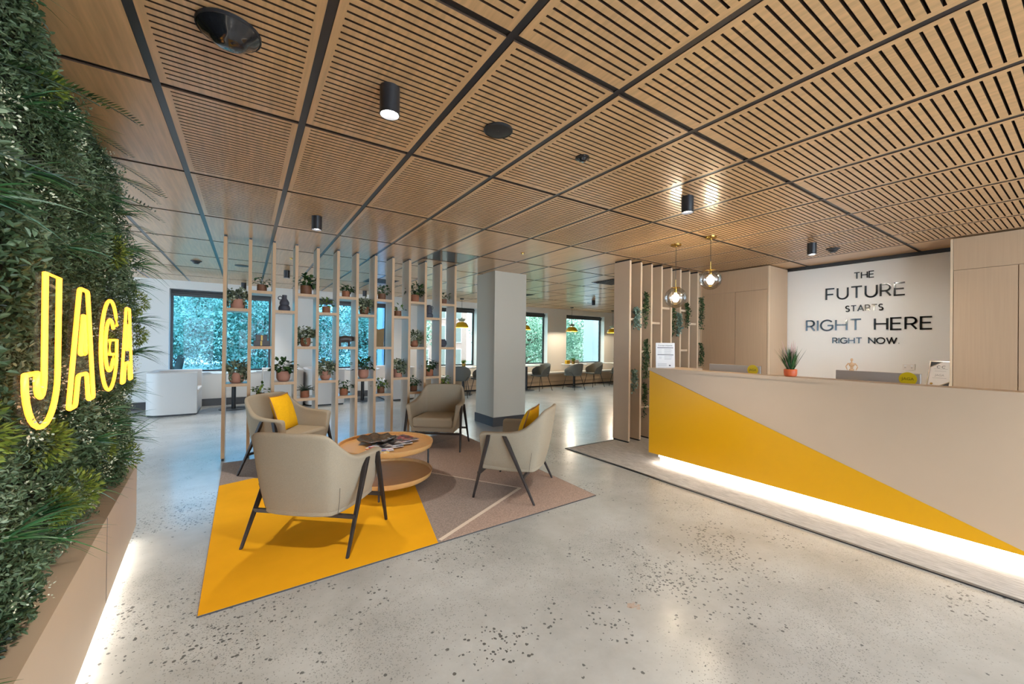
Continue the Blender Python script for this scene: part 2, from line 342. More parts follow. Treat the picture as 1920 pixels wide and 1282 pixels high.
for k, (a, b) in enumerate(WIN):
    n = k + 1; yg = YB + .22
    fr = MB().box(a, a + .04, yg - .03, yg + .03, ZW0, ZW1).box(b - .04, b, yg - .03, yg + .03, ZW0, ZW1).box(a + .04, b - .04, yg - .03, yg + .03, ZW0, ZW0 + .05).box(a + .04, b - .04, yg - .03, yg + .03, ZW1 - .07, ZW1)
    f = tag(fr.build('window_%d' % n, M['blackmetal']), kind='structure')
    MB().box(a + .04, b - .04, yg - .004, yg + .004, ZW0 + .05, ZW1 - .07).build('pane', M['glass_blue'] if k < 2 else M['glass'], f)
    bl = MB().tube([(a + .03, yg - .09, ZW1 - .06), (b - .03, yg - .09, ZW1 - .06)], .03, 12).box(a + .03, b - .03, yg - .1, yg - .095, ZW1 - .14, ZW1 - .06)
    bl.build('rolled_blind', M['skirt'], f, smooth=True)
    MB().box(a, b, YB - .012, yg - .03, ZW0 - .001, ZW0 + .012).build('window_sill', M['wall'], f)
    portal((a + b) / 2, YB + .32, (ZW0 + ZW1) / 2, b - a, ZW1 - ZW0, 0)
# column
tag(MB().box(3.42, 4.06, 5.65, 6.26, 0, CEIL).build('column', M['colpaint']), kind='structure', cat=None)
tag(MB().prism([(3.405, 5.635), (4.075, 5.635), (4.075, 6.275), (3.405, 6.275)], 0, .15).build('baseboard_column', M['skirt']), kind='structure')
# ------------------------------------------------------------------ shelving screen of thirteen posts
scr = thing('plant_screen', 'tall pale timber screen of thirteen fins with staggered plant shelves', 'shelf screen', (0, 5.6, 0))
PX = [-.229 + .2409 * k for k in range(13)]; PT = .034; PD = .30
for x in PX:
    p = MB().box(x, x + PT, .0, .004, .03, CEIL - .02).box(x, x + PT, .004, PD, .03, CEIL - .02, 1)
    o = p.build('post', [M['post_front'], M['post_side']], scr)
    MB().box(x + .004, x + PT - .004, .01, PD - .01, CEIL - .02, CEIL).build('post_cap', M['black'], o)
    MB().box(x + .006, x + PT - .006, .01, PD - .01, 0.0, .03).build('post_foot', M['black'], o)
ZS = {}
for k in range(12):
    zs = (1.755, .880) if k % 2 == 0 else (1.977, 1.315, .665)
    ZS[k + 1] = zs
    for z in zs:
        MB().box(PX[k] + PT, PX[k + 1], 0, .004, z - .034, z).box(PX[k] + PT, PX[k + 1], .004, PD, z - .034, z, 1).build('shelf', [M['post_front'], M['post_side']], scr)
# ------------------------------------------------------------------ leaves
def leaves(mb, P, D, Nn, Ln, Wd, fold=True, mi=0, droop=.0):
    P = np.asarray(P, float); D = np.asarray(D, float); Nn = np.asarray(Nn, float)
    D /= np.linalg.norm(D, axis=1, keepdims=True) + 1e-9; Sd = np.cross(D, Nn); Sd /= np.linalg.norm(Sd, axis=1, keepdims=True) + 1e-9
    U = np.cross(Sd, D); L_ = np.asarray(Ln).reshape(-1, 1) * np.ones((len(P), 1)); W = np.asarray(Wd).reshape(-1, 1) * np.ones((len(P), 1))
    if fold:
        tip = P + D * L_ - U * L_ * droop
        vs = np.stack([P, P + D * L_ * .3 + Sd * W * .5 + U * W * .12, P + D * L_ * .72 + Sd * W * .38 + U * W * .08 - U * L_ * droop * .4, tip, P + D * L_ * .72 - Sd * W * .38 + U * W * .08 - U * L_ * droop * .4, P + D * L_ * .3 - Sd * W * .5 + U * W * .12], 1).reshape(-1, 3)
        b = np.arange(len(P)).reshape(-1, 1) * 6 + mb.n
        fs = np.concatenate([b + np.array([0, 1, 2, 3]), b + np.array([0, 3, 4, 5])], 1).reshape(-1, 4)
    else:
        vs = np.stack([P, P + D * L_ * .5 + Sd * W * .5, P + D * L_, P + D * L_ * .5 - Sd * W * .5], 1).reshape(-1, 3)
        fs = np.arange(len(P) * 4).reshape(-1, 4) + mb.n
    mb.v += list(map(tuple, vs.tolist())); mb.f += list(map(tuple, fs.tolist())); mb.m += [mi] * len(fs); mb.n += len(vs)
def rdir(g, n, zlo=-1, zhi=1):
    z = g.uniform(zlo, zhi, n); a = g.uniform(0, 2 * PI, n); r = np.sqrt(1 - z * z)
    return np.stack([r * np.cos(a), r * np.sin(a), z], 1)
def raw(mb, name, mats, parent=None, kind=None):
    me = bpy.data.meshes.new(name); me.from_pydata(mb.v, [], mb.f); me.update()
    for m in (mats if isinstance(mats, list) else [mats]): me.materials.append(m)
    if isinstance(mats, list): me.polygons.foreach_set('material_index', mb.m)
    o = bpy.data.objects.new(name, me); col.objects.link(o)
    if parent is not None: o.parent = parent
    if kind: o['kind'] = kind
    return o
def pot_profile(kind, r, h):
    if kind == 'round': return [(r * .6, 0), (r * .8, h * .06), (r * .97, h * .3), (r, h * .6), (r * .97, h), (r * .9, h), (r * .9, h * .88)]
    if kind == 'flare': return [(r * .72, 0), (r * .78, h * .04), (r, h), (r * .92, h), (r * .9, h * .88)]
    return [(r * .95, 0), (r, h * .04), (r, h), (r * .92, h), (r * .92, h * .88)]
def plant(label, loc, pot, r, h, fol, R, seed, potmat, leafm, group=None, xlim=.095, n=None, cat='plant', name='potted_plant'):
    R = R * 1.16; t = thing(name, label, cat, loc, 0, group); g = np.random.default_rng(seed)
    pb = MB().lathe(pot_profile(pot, r, h), n=28, cap=False)
    pb.add([(r * .6 * math.cos(a), r * .6 * math.sin(a), .0005) for a in np.linspace(0, 2 * PI, 13)[:-1]], [tuple(range(12))])
    po = pb.build('pot', M[potmat], t, smooth=True)
    MB().lathe([(.001, h * .86), (r * .9, h * .86)], n=20, cap=False).build('soil', M['soil'], po)
    fb = MB(); sb = MB()
    def lim(P):
        P[:, 0] = np.clip(P[:, 0], -xlim, xlim); P[:, 1] = np.clip(P[:, 1], -.16, .15); return P
    top = h * .9
    if fol == 'trail':
        n = int((n or 170) * 1.35)
        d = rdir(g, n, -.15, 1); rr = R * g.uniform(.35, 1, n)[:, None]
        P = lim(d * rr * np.array([1, .9, .75]) + [0, 0, top + R * .25])
        leaves(fb, P, d + rdir(g, n) * .6 + [0, 0, -.35], rdir(g, n, .2, 1), g.uniform(.028, .045, n), g.uniform(.018, .028, n), droop=.15)
        for q in range(7):
            a = g.uniform(0, 2 * PI) if q > 2 else -PI / 2 + g.uniform(-1.2, 1.2); x = math.cos(a) * r * .9; y = math.sin(a) * r * .9
            Lh = h * g.uniform(.5, 1.0); m = 14; tt = np.linspace(0, 1, m)
            Q = np.stack([x + math.cos(a) * .035 * np.sqrt(tt), y + math.sin(a) * .035 * np.sqrt(tt), top + .03 - tt * Lh], 1); Q = lim(Q)
            leaves(fb, Q, rdir(g, m) + [math.cos(a) * .6, math.sin(a) * .6, -.3], rdir(g, m, .1, 1), g.uniform(.024, .038, m), g.uniform(.016, .024, m), droop=.1)
            sb.tube([tuple(p) for p in Q[::3]], .0012, 4)
    elif fol in ('broad', 'small'):
        n = int((n or (46 if fol == 'broad' else 34)) * 1.3); sz = (.05, .085) if fol == 'broad' else (.034, .058)
        d = rdir(g, n, .12, 1); rr = R * g.uniform(.45, 1, n)[:, None]; P = lim(d * rr * np.array([1, .9, 1.0]) + [0, 0, top])
        leaves(fb, P, d * [1, 1, .4] + rdir(g, n) * .5 + [0, 0, -.25], d * [.3, .3, 1] + rdir(g, n) * .3 + [0, 0, .5], g.uniform(*sz, n), g.uniform(sz[0] * .6, sz[1] * .62, n), droop=.25)
        for k in range(0, n, 2): sb.tube([(0, 0, top - .01), tuple(P[k] * [.5, .5, 1] + [0, 0, -(P[k][2] - top) * .4]), tuple(P[k])], .0013, 4)
    elif fol == 'fern':
        for k in range(n or 20):
            d = rdir(g, 1, .25, .95)[0]; m = 9; tt = np.linspace(.15, 1, m)[:, None]; Ls = R * g.uniform(.7, 1.1)
            Q = lim(d * tt * Ls + np.array([0, 0, -1]) * tt ** 2 * Ls * .25 + [0, 0, top])
            sd = np.cross(d, [0, 0, 1]); sd /= np.linalg.norm(sd)
            for sgn in (-1, 1): leaves(fb, Q, sd * sgn + d * .6 + rdir(g, m) * .2, np.tile([0, 0, 1.], (m, 1)), .026 * (1.15 - tt[:, 0] * .7), .012)
            sb.tube([tuple(p) for p in Q[::2]], .001, 4)
    raw(fb, 'foliage', M[leafm], t)
    if sb.n: raw(sb, 'stem', M['stem'], t)
    return t
# ------------------------------------------------------------------ plants and ornaments on the screen
def bayx(b, fr=.5): return PX[b - 1] + PT + (GXB - PT) * fr
GXB = .2409
SY = 5.6 + .13
G1 = 'potted plants on the shelving screen'
def sp(b, lvl, label, *a, fr=.5, **k):
    return plant(label, (bayx(b, fr), SY, ZS[b][lvl]), *a, group=G1, **k)
sp(1, 0, 'variegated trailing plant in a wide brown cylinder pot, upper shelf nearest the living wall', 'cyl', .072, .115, 'trail', .12, 1, 'pink', 'g_var')
sp(1, 1, 'variegated trailing plant spilling from a pink pot, lower shelf nearest the living wall', 'round', .078, .12, 'trail', .135, 2, 'pink', 'g_var', n=230)
sp(2, 0, 'broad-leaved small plant in a brown pot, top shelf of the second bay from the left', 'cyl', .052, .085, 'small', .12, 3, 'brown', 'g_dark', n=22)
sp(2, 2, 'small bright-leaved plant just above the back of the left armchair with the cushion', 'cyl', .045, .08, 'small', .11, 4, 'brown', 'g_bright', n=26)
sp(3, 1, 'glossy dark green plant in a rounded pink pot, below the charcoal jug', 'round', .078, .125, 'broad', .15, 5, 'pink', 'g_dark', n=70)
sp(4, 0, 'dark broad-leaved plant in a brown pot, top shelf right of the charcoal jug', 'cyl', .066, .115, 'broad', .14, 6, 'brown', 'g_dark', n=56)
sp(4, 1, 'variegated plant drooping over a round mottled pot, middle shelf of the fourth bay', 'round', .06, .11, 'trail', .13, 7, 'terra', 'g_var', n=200)
sp(4, 2, 'grey-green ferny plant in a square-set brown pot, lowest shelf of the fourth bay', 'cyl', .052, .085, 'fern', .13, 8, 'terra', 'g_fern', n=26)
sp(5, 0, 'yellow-green round-leaved plant in an orange-brown pot, upper shelf of the fifth bay', 'cyl', .05, .085, 'small', .11, 9, 'terra', 'g_bright', n=40)
sp(5, 1, 'dense variegated plant hiding its round pot, lower shelf of the fifth bay', 'round', .065, .11, 'trail', .14, 10, 'pink', 'g_var', n=260)
sp(6, 0, 'small dark bushy plant in a brown pot, top shelf above the elephant', 'cyl', .05, .085, 'small', .10, 11, 'terra', 'g_dark', n=48)
sp(6, 2, 'sparse green plant in a terracotta pot, lowest shelf below the elephant', 'cyl', .052, .09, 'small', .12, 12, 'terra', 'g_dark', n=30, fr=.45)
sp(7, 0, 'variegated plant trailing round a tan pot, upper shelf right of the elephant', 'round', .062, .11, 'trail', .12, 13, 'brown', 'g_var', n=190)
sp(7, 1, 'leafy dark green plant in a rounded pink-tan pot, lower shelf of the seventh bay', 'round', .07, .12, 'broad', .145, 14, 'pink', 'g_dark', n=64)
sp(8, 0, 'small arching plant in a ribbed brown pot, top shelf above the brown paper bag', 'cyl', .054, .088, 'small', .12, 15, 'brown', 'g_dark', n=44)
sp(8, 2, 'bright green sprig plant in a tan pot, lowest shelf below the brown paper bag', 'cyl', .05, .085, 'small', .12, 16, 'brown', 'g_bright', n=38)
sp(9, 0, 'round-leaved small plant in a dark brown pot, upper shelf of the ninth bay', 'cyl', .05, .08, 'small', .105, 17, 'brown', 'g_bright', n=24, fr=.45)
sp(9, 1, 'variegated plant spilling right over a pink cylinder pot, lower shelf of the ninth bay', 'cyl', .062, .11, 'trail', .13, 18, 'pink', 'g_var', n=210)
sp(10, 0, 'tall dark leafy plant in a terracotta pot, top shelf of the tenth bay', 'cyl', .062, .11, 'broad', .15, 19, 'terra', 'g_dark', n=60)
sp(10, 1, 'shaggy variegated plant burying its pot, middle shelf of the tenth bay', 'round', .06, .1, 'trail', .135, 20, 'terra', 'g_var', n=230)
sp(10, 2, 'compact dark plant in a brown pot beside the grey armchair back', 'cyl', .052, .09, 'small', .11, 21, 'brown', 'g_dark', n=52)
sp(11, 1, 'dark bushy plant in a terracotta pot, lower shelf below the dark bottle', 'cyl', .06, .1, 'broad', .14, 22, 'terra', 'g_dark', n=54)
sp(12, 0, 'sparse small plant in a brown pot, top shelf nearest the white column', 'cyl', .048, .08, 'small', .12, 23, 'brown', 'g_dark', n=18, fr=.42)
sp(12, 2, 'yellow-green plant peeping over the back of the grey armchair, nearest the column', 'cyl', .05, .09, 'small', .13, 24, 'brown', 'g_bright', n=44)
# jug with ring handle
def jug(label, x, z, side, s=1.0):
    t = thing('ceramic_jug', label, 'vase', (x, SY, z))
    pr_ = [(.055, 0), (.064, .01), (.066, .04), (.055, .066), (.047, .075), (.054, .09), (.052, .115), (.034, .145), (.026, .158), (.026, .2), (.021, .2), (.02, .16)]
    MB().lathe([(r * s, q * s) for r, q in pr_], n=32, cap=False).add([(.05 * math.cos(a), .05 * math.sin(a), .001) for a in np.linspace(0, 2 * PI, 13)[:-1]], [tuple(range(12))]).build('body', M['vase'], t, smooth=True)
    MB().tube([(side * (.046 + .022 * math.cos(a)) * s, 0, (.16 + .022 * math.sin(a)) * s) for a in np.linspace(0, 2 * PI, 19)[:-1]], .0055, 8, closed=True).build('handle', M['vase'], t, smooth=True)
    return t
jug('charcoal gourd-shaped jug with a ring handle on its left, third bay of the screen', bayx(3), ZS[3][0], -1)
jug('dark slim jug with a handle on its right, screen shelf near the white column', bayx(11, .42), ZS[11][0], 1, .98)
t = thing('round_vase', 'small dark globe vase on the middle shelf nearest the white column', 'vase', (bayx(12, .38), SY, ZS[12][1]))
MB().lathe([(.03, 0), (.048, .012), (.062, .05), (.058, .085), (.04, .108), (.042, .122), (.036, .122), (.034, .108)], n=32, cap=False).build('body', M['vase'], t, smooth=True)
MB().lathe([(.0585, .055), (.063, .06), (.0585, .066)], n=32, cap=False).build('relief_band', M['darkmetal'], t, smooth=True)
t = thing('stacked_boxes', 'two dark stacked blocks with a gold stripe on a shelf of the second bay', 'box', (bayx(2, .52), SY, ZS[2][1])); t.scale = (1.15, 1.15, 1.2)
MB().box(-.07, .07, -.05, .05, 0, .055).build('lower_box', M['elephant'], t, bevel=.002)
MB().box(-.052, .052, -.04, .04, .055, .112).build('upper_box', M['elephant'], t, bevel=.002)
MB().box(-.012, .004, -.053, -.05, .004, .052).box(-.006, .008, -.043, -.04, .058, .108).build('gold_stripe', M['gold'], t)
t = thing('paper_bag_vase', 'brown paper-bag-shaped vase with a notched top on the eighth bay shelf', 'vase', (bayx(8, .3), SY, ZS[8][1]))
bm = MB(); H_ = .26; a, b_ = .066, .035
ring = [(-a, -b_), (0, -b_ - .006), (a, -b_), (a, b_), (0, b_ + .006), (-a, b_)]
ztop = [H_, H_ - .022, H_, H_, H_ - .02, H_]
vs = [(x, y, 0) for x, y in ring] + [(x * 1.03, y * 1.03, z) for (x, y), z in zip(ring, ztop)] + [(x * .95, y * .9, z) for (x, y), z in zip(ring, ztop)] + [(x * .93, y * .88, .01) for x, y in ring]
fs = [tuple(range(6))[::-1]] + [tuple(18 + i for i in range(6))]
for l in range(3): fs += [(l * 6 + i, l * 6 + (i + 1) % 6, l * 6 + 6 + (i + 1) % 6, l * 6 + 6 + i) for i in range(6)]
bm.add(vs, fs).build('body', mat('kraft_brown', S(132, 104, 62), .7, nscale=8, namt=.1), t)
# elephant
t = thing('elephant_figurine', 'dark carved elephant figurine on the middle shelf of the sixth bay', 'figurine', (bayx(6), SY, ZS[6][1]))
def blob(name, balls, parent, m, res=.012):
    me_ = bpy.data.metaballs.new(name); me_.resolution = res; me_.render_resolution = res; me_.threshold = .4
    for (x, y, z, r) in balls:
        e_ = me_.elements.new(); e_.co = (x, y, z); e_.radius = r * 1.55
    ob = bpy.data.objects.new(name + '_tmp', me_); col.objects.link(ob); bpy.context.view_layer.update()
    dg = bpy.context.evaluated_depsgraph_get(); me2 = bpy.data.meshes.new_from_object(ob.evaluated_get(dg)); bpy.data.objects.remove(ob); bpy.data.metaballs.remove(me_)
    me2.materials.clear(); me2.materials.append(m); me2.polygons.foreach_set('use_smooth', [True] * len(me2.polygons)); me2.name = name
    o = bpy.data.objects.new(name, me2); col.objects.link(o)
    if parent is not None: o.parent = parent
    return o
balls = [(-.05, 0, .07, .027), (-.03, 0, .076, .032), (-.005, 0, .08, .034), (.02, 0, .078, .032), (.04, 0, .078, .028), (.062, 0, .085, .025), (.072, 0, .076, .018)]
for lx in (-.052, .036):
    for ly in (-.016, .016):
        for q in range(6): balls.append((lx, ly * .8, .006 + q * .011, .0095))
for q in range(9):
    a = q / 8; balls.append((.084 + .014 * math.sin(a * 2.2), 0, .076 - a * .064, .0095 - a * .004))
blob('body', balls, t, M['elephant'], .007)
for sgn in (-1, 1):
    t.scale = (1.3, 1.3, 1.3)
    MB().lathe([(.001, 0), (.022, .001), (.026, .004), (.022, .007), (.001, .008)], n=18, sx=.8, sy=1.1).build('ear', M['elephant'], t, smooth=True).matrix_local = Matrix.Translation((.05, sgn * .021, .082)) @ Matrix.Rotation(sgn * -PI / 2 * .85, 4, 'X')
# ------------------------------------------------------------------ ceiling fittings
def downlight(x, y, label, on=True):
    t = thing('ceiling_downlight', label, 'ceiling light', (x, y, CEIL), 0, 'black cylinder downlights')
    MB().lathe([(.001, 0), (.046, 0), (.046, -.13), (.043, -.13), (.040, -.105)], n=32, cap=False).build('housing', M['blackmetal'], t, smooth=True)
    MB().lathe([(.001, -.108), (.041, -.112)], n=28, cap=False).build('lens', M['lens'], t)
    light('SPOT', 'lamp', (0, 0, -.135), SPOT_W, SPOT_COL, t, spot_size=math.radians(92), spot_blend=1.0, shadow_soft_size=.04)
    return t
DL = [(.554, 1.90, 'black cylinder downlight hanging in the foreground above the rug area, brightest lens'),
      (.554, 4.26, 'black cylinder downlight just in front of the plant screen tops'),
      (2.97, 1.90, 'black cylinder downlight above the reception desk pendants'),
      (5.475, 1.92, 'black cylinder downlight near the lettered wall'),
      (.563, 7.82, 'black cylinder downlight seen behind the third and fourth screen posts'),
      (7.89, 7.82, 'small black downlight over the far cafe, right of the column'),
      (2.31, 9.75, 'black downlight glimpsed over the variegated plant of the seventh bay'),
      (-.06, 10.04, 'black downlight just above the first shelf plant of the screen')]
for x, y, l in DL:
    t = downlight(x, y, l)
    if x > 5 and y < 3: ld = [c for c in t.children if c.type == 'LIGHT'][0].data; ld.energy = SPOT_W * .5; ld.spot_size = math.radians(120); [c for c in t.children if c.type == 'LIGHT'][0].rotation_euler = (0, -.75, 0)
for x, y in ((.554, -.46), (2.97, -.46), (5.4, -.46), (5.4, 7.82), (-1.9, 7.82), (-1.9, 4.26), (10.3, 7.82), (-1.9, 1.9), (.554, -2.8), (2.97, -2.8), (5.4, -2.8), (8.4,5.4)):
    downlight(x, y, 'black cylinder downlight beyond the picture edge, continuing the visible ceiling rows')
def disc(name, label, cat, x, y, prof, m, rim=None):
    t = thing(name, label, cat, (x, y, CEIL))
    MB().lathe(prof, n=40, cap=False).build('body', m, t, smooth=True)
    if rim: MB().lathe(rim[0], n=40, cap=False).build(rim[1], rim[2], t, smooth=True)
    return t
disc('ceiling_dome', 'large glossy black dome fitting in the nearest slatted ceiling panel', 'ceiling dome', -.07, 1.905, [(.103, 0), (.103, -.012), (.085, -.03), (.062, -.045), (.06, -.05), (.04, -.062), (.001, -.066)], M['glossblack'], ([(.103, -.001), (.107, -.001), (.107, -.012), (.103, -.014)], 'rim', M['blackmetal']))
disc('ceiling_speaker', 'round flat black speaker in the slatted ceiling right of the brightest downlight', 'ceiling speaker', 1.171, 1.919, [(.078, 0), (.078, -.008), (.07, -.012), (.001, -.010)], M['black'], ([(.0775, -.001), (.082, -.001), (.082, -.008), (.076, -.0125)], 'rim', M['blackmetal']))
disc('ceiling_sensor', 'small round black sensor between the speaker and the desk downlight', 'sensor', 1.794, 1.891, [(.046, 0), (.046, -.008), (.03, -.012), (.022, -.024), (.001, -.028)], M['glossblack'])
def detector(x, y, label):
    disc('smoke_detector', label, 'smoke detector', x, y, [(.05, -.018), (.045, -.03), (.03, -.036), (.03, -.045), (.001, -.048)], M['black'], ([(.07, 0), (.07, -.01), (.05, -.018)], 'mount', M['blackmetal']))
detector(-.652, 7.74, 'black smoke detector on the plain far-left ceiling panels')
detector(5.971, 1.874, 'black smoke detector close to the lettered wall')
disc('ceiling_vent', 'flat dark round vent behind the first two screen posts', 'vent', -.072, 7.77, [(.1, 0), (.1, -.006), (.07, -.01), (.001, -.006)], M['skirt'])
for x, y, l in ((3.046, 4.33, 'tiny brass sprinkler head in front of the white column'), (.529, 6.621, 'tiny sprinkler head beyond the fourth screen post')):
    disc('sprinkler_head', l, 'sprinkler', x, y, [(.028, 0), (.026, -.004), (.01, -.006), (.008, -.018), (.016, -.02), (.001, -.022)], M['brass'])
def sqvent(x, y, label):
    t = thing('ceiling_grille', label, 'vent', (x, y, CEIL)); m_ = MB().box(-.28, .28, -.28, .28, -.006, -.001)
    m_.build('frame', M['skirt'], t)
    s_ = MB()
    for q in range(9): s_.box(-.25, .25, -.25 + q * .058, -.22 + q * .058, -.012, -.006)
    s_.build('louvre', M['darkmetal'], t)
sqvent(5.85, 5.3, 'dark square ceiling grille nearest the timber blade divider')
sqvent(8.5, 7.0, 'dark square ceiling grille farther along beside the blade divider')
sqvent(5.6, 8.1, 'dark square ceiling grille just right of the white column')
sqvent(2.2, 8.0, 'dark square ceiling grille seen through the seventh screen bay')
# ------------------------------------------------------------------ rug and carpet
rb = MB()
RP = [(-.19, 2.505), (1.11, 2.545), (2.67, 2.59), (2.715, 5.53), (-.205, 5.50)]
rb.prism(RP, 0, .008, 0); rb.m[-5:] = [4] * 5
def patch(pts, z, mi): rb.prism(pts, z - .0006, z, mi)
patch([(2.18, 3.10), (1.13, 2.55), (2.66, 2.595), (2.70, 5.3), (1.2, 4.66)], .0086, 3)
patch([(-.186, 2.507), (1.11, 2.547), (1.43, 4.0), (.07, 4.73), (-.197, 4.65)], .0092, 1)
def lineseg(a, b, wd): 
    A = Vector(a); B = Vector(b); d_ = (B - A).normalized(); n_ = Vector((-d_.y, d_.x)) * wd / 2
    patch([tuple(A - n_), tuple(B - n_), tuple(B + n_), tuple(A + n_)], .0094, 2)
lineseg((1.3, 4.5), (2.185, 3.10), .016); lineseg((2.185, 3.105), (1.135, 2.575), .032)
rg = rb.build('area_rug', [M['rug_grey'], M['rug_yellow'], M['rug_line'], M['rug_taupe'], M['skirt']])
tag(rg, 'large rug in mustard and taupe triangles with cream lines under the armchairs', 'rug')
cb = MB(); cb.box(3.55, 7.0, -3.8, 3.95, .0, .008).box(3.52, 3.55, -3.8, 3.98, 0, .009, 1).box(3.55, 4.9, 3.95, 3.98, 0, .009, 1)
tag(cb.build('desk_carpet', [M['carpet'], M['black']]), 'grey striped carpet with a black edge strip under the reception desk', 'carpet')
# ------------------------------------------------------------------ lounge armchairs
def loft(rows, close=False):
    m_ = MB(); n = len(rows[0]); vs = [p for r in rows for p in r]; fs = []
    for i in range(len(rows) - 1):
        for k in range(n): fs.append((i * n + k, i * n + (k + 1) % n, (i + 1) * n + (k + 1) % n, (i + 1) * n + k))
    fs += [tuple(range(n))[::-1], tuple((len(rows) - 1) * n + k for k in range(n))]
    return m_.add(vs, fs)
def make_armchair(label, loc, ang):
    t = thing('lounge_armchair', label, 'armchair', loc, ang - PI / 2, 'oat fabric lounge armchairs round the coffee table')
    half = [(.345, .245, .575, .285, .235, .265, .05), (.35, .22, .585, .287, .22, .25, .06), (.355, .09, .588, .292, .09, .243, .062), (.35, -.05, .592, .288, -.05, .238, .06), (.335, -.16, .618, .275, -.14, .234, .052), (.312, -.24, .685, .258, -.195, .23, .044),
            (.289, -.305, .750, .238, -.235, .228, .04), (.257, -.343, .785, .205, -.252, .228, .04), (.17, -.358, .792, .14, -.266, .228, .04), (.06, -.368, .793, .05, -.272, .228, .04)]
    full = half + [(-a, b, c, -d_, e, f_, g_) for (a, b, c, d_, e, f_, g_) in half[::-1]]
    N_ = len(full); rows = []
    for i, (xt, yt, zt, xb, yb, zb, th) in enumerate(full):
        a = full[max(i - 1, 0)]; b = full[min(i + 1, N_ - 1)]
        tv = Vector((b[0] - a[0], b[1] - a[1])).normalized(); nn = Vector((-tv.y, tv.x))  # points inwards? fixed below
        if nn.dot(Vector((0 - xt, -.02 - yt))) < 0: nn = -nn
        T = Vector((xt, yt, zt)); B = Vector((xb, yb, zb)); nv = Vector((nn.x, nn.y, 0))
        arm = 1.0 if abs(xt) > .33 else 0.0
        mid = B.lerp(T, .5) - nv * .012
        rows.append([tuple(B), tuple(mid), tuple(B.lerp(T, .86) - nv * .002), tuple(T - nv * .012 * arm + Vector((0, 0, -.022))), tuple(T + Vector((0, 0, -.002)) + nv * .004), tuple(T + nv * (th - .006)),
                     tuple(T + nv * th + Vector((0, 0, -.022))), tuple(B.lerp(T, .82) + nv * (.042)), tuple(B.lerp(T, .45) + nv * .042), tuple(B + nv * .045)])
    loft(rows).build('shell', M['chair'], t, smooth=True, sub=2)
    # underside pan and seat pad
    pts = [(r[3] * .985, r[4] * .99) for r in full]
    MB().prism(pts, .232, .30).build('seat_base', M['chair'], t, smooth=True, bevel=.012)
    sp_ = MB().prism([(-.262, .262), (-.232, -.20), (-.17, -.235), (.17, -.235), (.232, -.20), (.262, .262)], .285, .415)
    sp_.build('seat', M['chair'], t, smooth=True, bevel=.028)
    for sx in (-1, 1):   # seams
        MB().tube([(sx * .258, -.2, .235), (sx * .277, -.216, .33), (sx * .289, -.232, .42)], .0012, 6).build('seam', M['darkmetal'], t)
        # A-frame legs: tapered square bars
        for (ty, by) in ((.145, .28), (.0, -.28)):
            A = Vector((sx * .352, ty, .562)); B = Vector((sx * .372, by, 0)); vs = []
            for P_, hw_ in ((A, .0175), (B, .0095)):
                vs += [(P_.x - hw_, P_.y - hw_, P_.z), (P_.x + hw_, P_.y - hw_, P_.z), (P_.x + hw_, P_.y + hw_, P_.z), (P_.x - hw_, P_.y + hw_, P_.z)]
            MB().add(vs, [(0, 1, 2, 3), (7, 6, 5, 4), (0, 4, 5, 1), (1, 5, 6, 2), (2, 6, 7, 3), (3, 7, 4, 0)]).build('leg', M['darkmetal'], t, bevel=.004)
    for by in (.235, -.175):
        MB().box(-.365, .365, by - .011, by + .011, .205, .229).build('stretcher', M['darkmetal'], t)
    return t
ch1 = make_armchair('oat armchair seen from behind standing on the mustard part of the rug', (.45, 3.125, .0095), math.radians(49))
def place(src, label, loc, ang):
    c = copy_tree(src); c.location = loc; c.rotation_euler = (0, 0, ang - PI / 2); c['label'] = label; return c
place(ch1, 'oat armchair holding a square yellow cushion in front of the left screen posts', (.405, 4.93, .009), math.radians(311))
place(ch1, 'oat armchair facing the camera, empty, between coffee table and column', (2.13, 4.96, .009), math.radians(231))
place(ch1, 'oat armchair in side view with a yellow cushion, right end of the rug', (2.16, 3.15, .009), math.radians(129))
# cushions
def cushion(label, loc, rz, tilt, sz=.40, roll=0):
    t = thing('throw_cushion', label, 'cushion', loc, 0, 'yellow cushions on the armchairs')
    t.rotation_euler = (tilt, roll, rz); n = 16; m_ = MB()
    def P(u, v, s_):
        k = 1 - .07 * (1 - abs(v) ** 2.0) * abs(u) ** 3; k2 = 1 - .07 * (1 - abs(u) ** 2.0) * abs(v) ** 3
        th = .062 * ((1 - abs(u) ** 2.6) * (1 - abs(v) ** 2.6)) ** .55
        wr = .003 * math.sin(u * 9 + v * 5) * (1 - abs(u)) * (1 - abs(v)) * 2
        return (u * sz / 2 * k, s_ * (th + wr), v * sz / 2 * k2)
    for s_ in (-1, 1):
        vs = [P(-1 + 2 * i / n, -1 + 2 * j / n, s_) for j in range(n + 1) for i in range(n + 1)]
        m_.add(vs, [(j * (n + 1) + i, j * (n + 1) + i + 1, (j + 1) * (n + 1) + i + 1, (j + 1) * (n + 1) + i) for j in range(n) for i in range(n)], 0)
    m_.build('cover', M['cush'], t, smooth=True)
    e = [P(-1 + 2 * i / n, -1, 0) for i in range(n)] + [P(1, -1 + 2 * i / n, 0) for i in range(n)] + [P(1 - 2 * i / n, 1, 0) for i in range(n)] + [P(-1, 1 - 2 * i / n, 0) for i in range(n)]
    MB().tube(e, .007, 6, closed=True).build('piping', M['pipe'], t, smooth=True)
    return t
def on_chair(cx, cyy, ang, x, y, z):
    f = Vector((math.cos(ang), math.sin(ang))); r = Vector((f.y, -f.x)); p = Vector((cx, cyy)) + r * x + f * y; return (p.x, p.y, z)
a2 = math.radians(311); cushion('yellow cushion with tan piping propped in the left armchair, shown face on', on_chair(.405, 4.93, a2, -.02, -.10, .60), a2 - PI / 2 + .35, .32, .40)
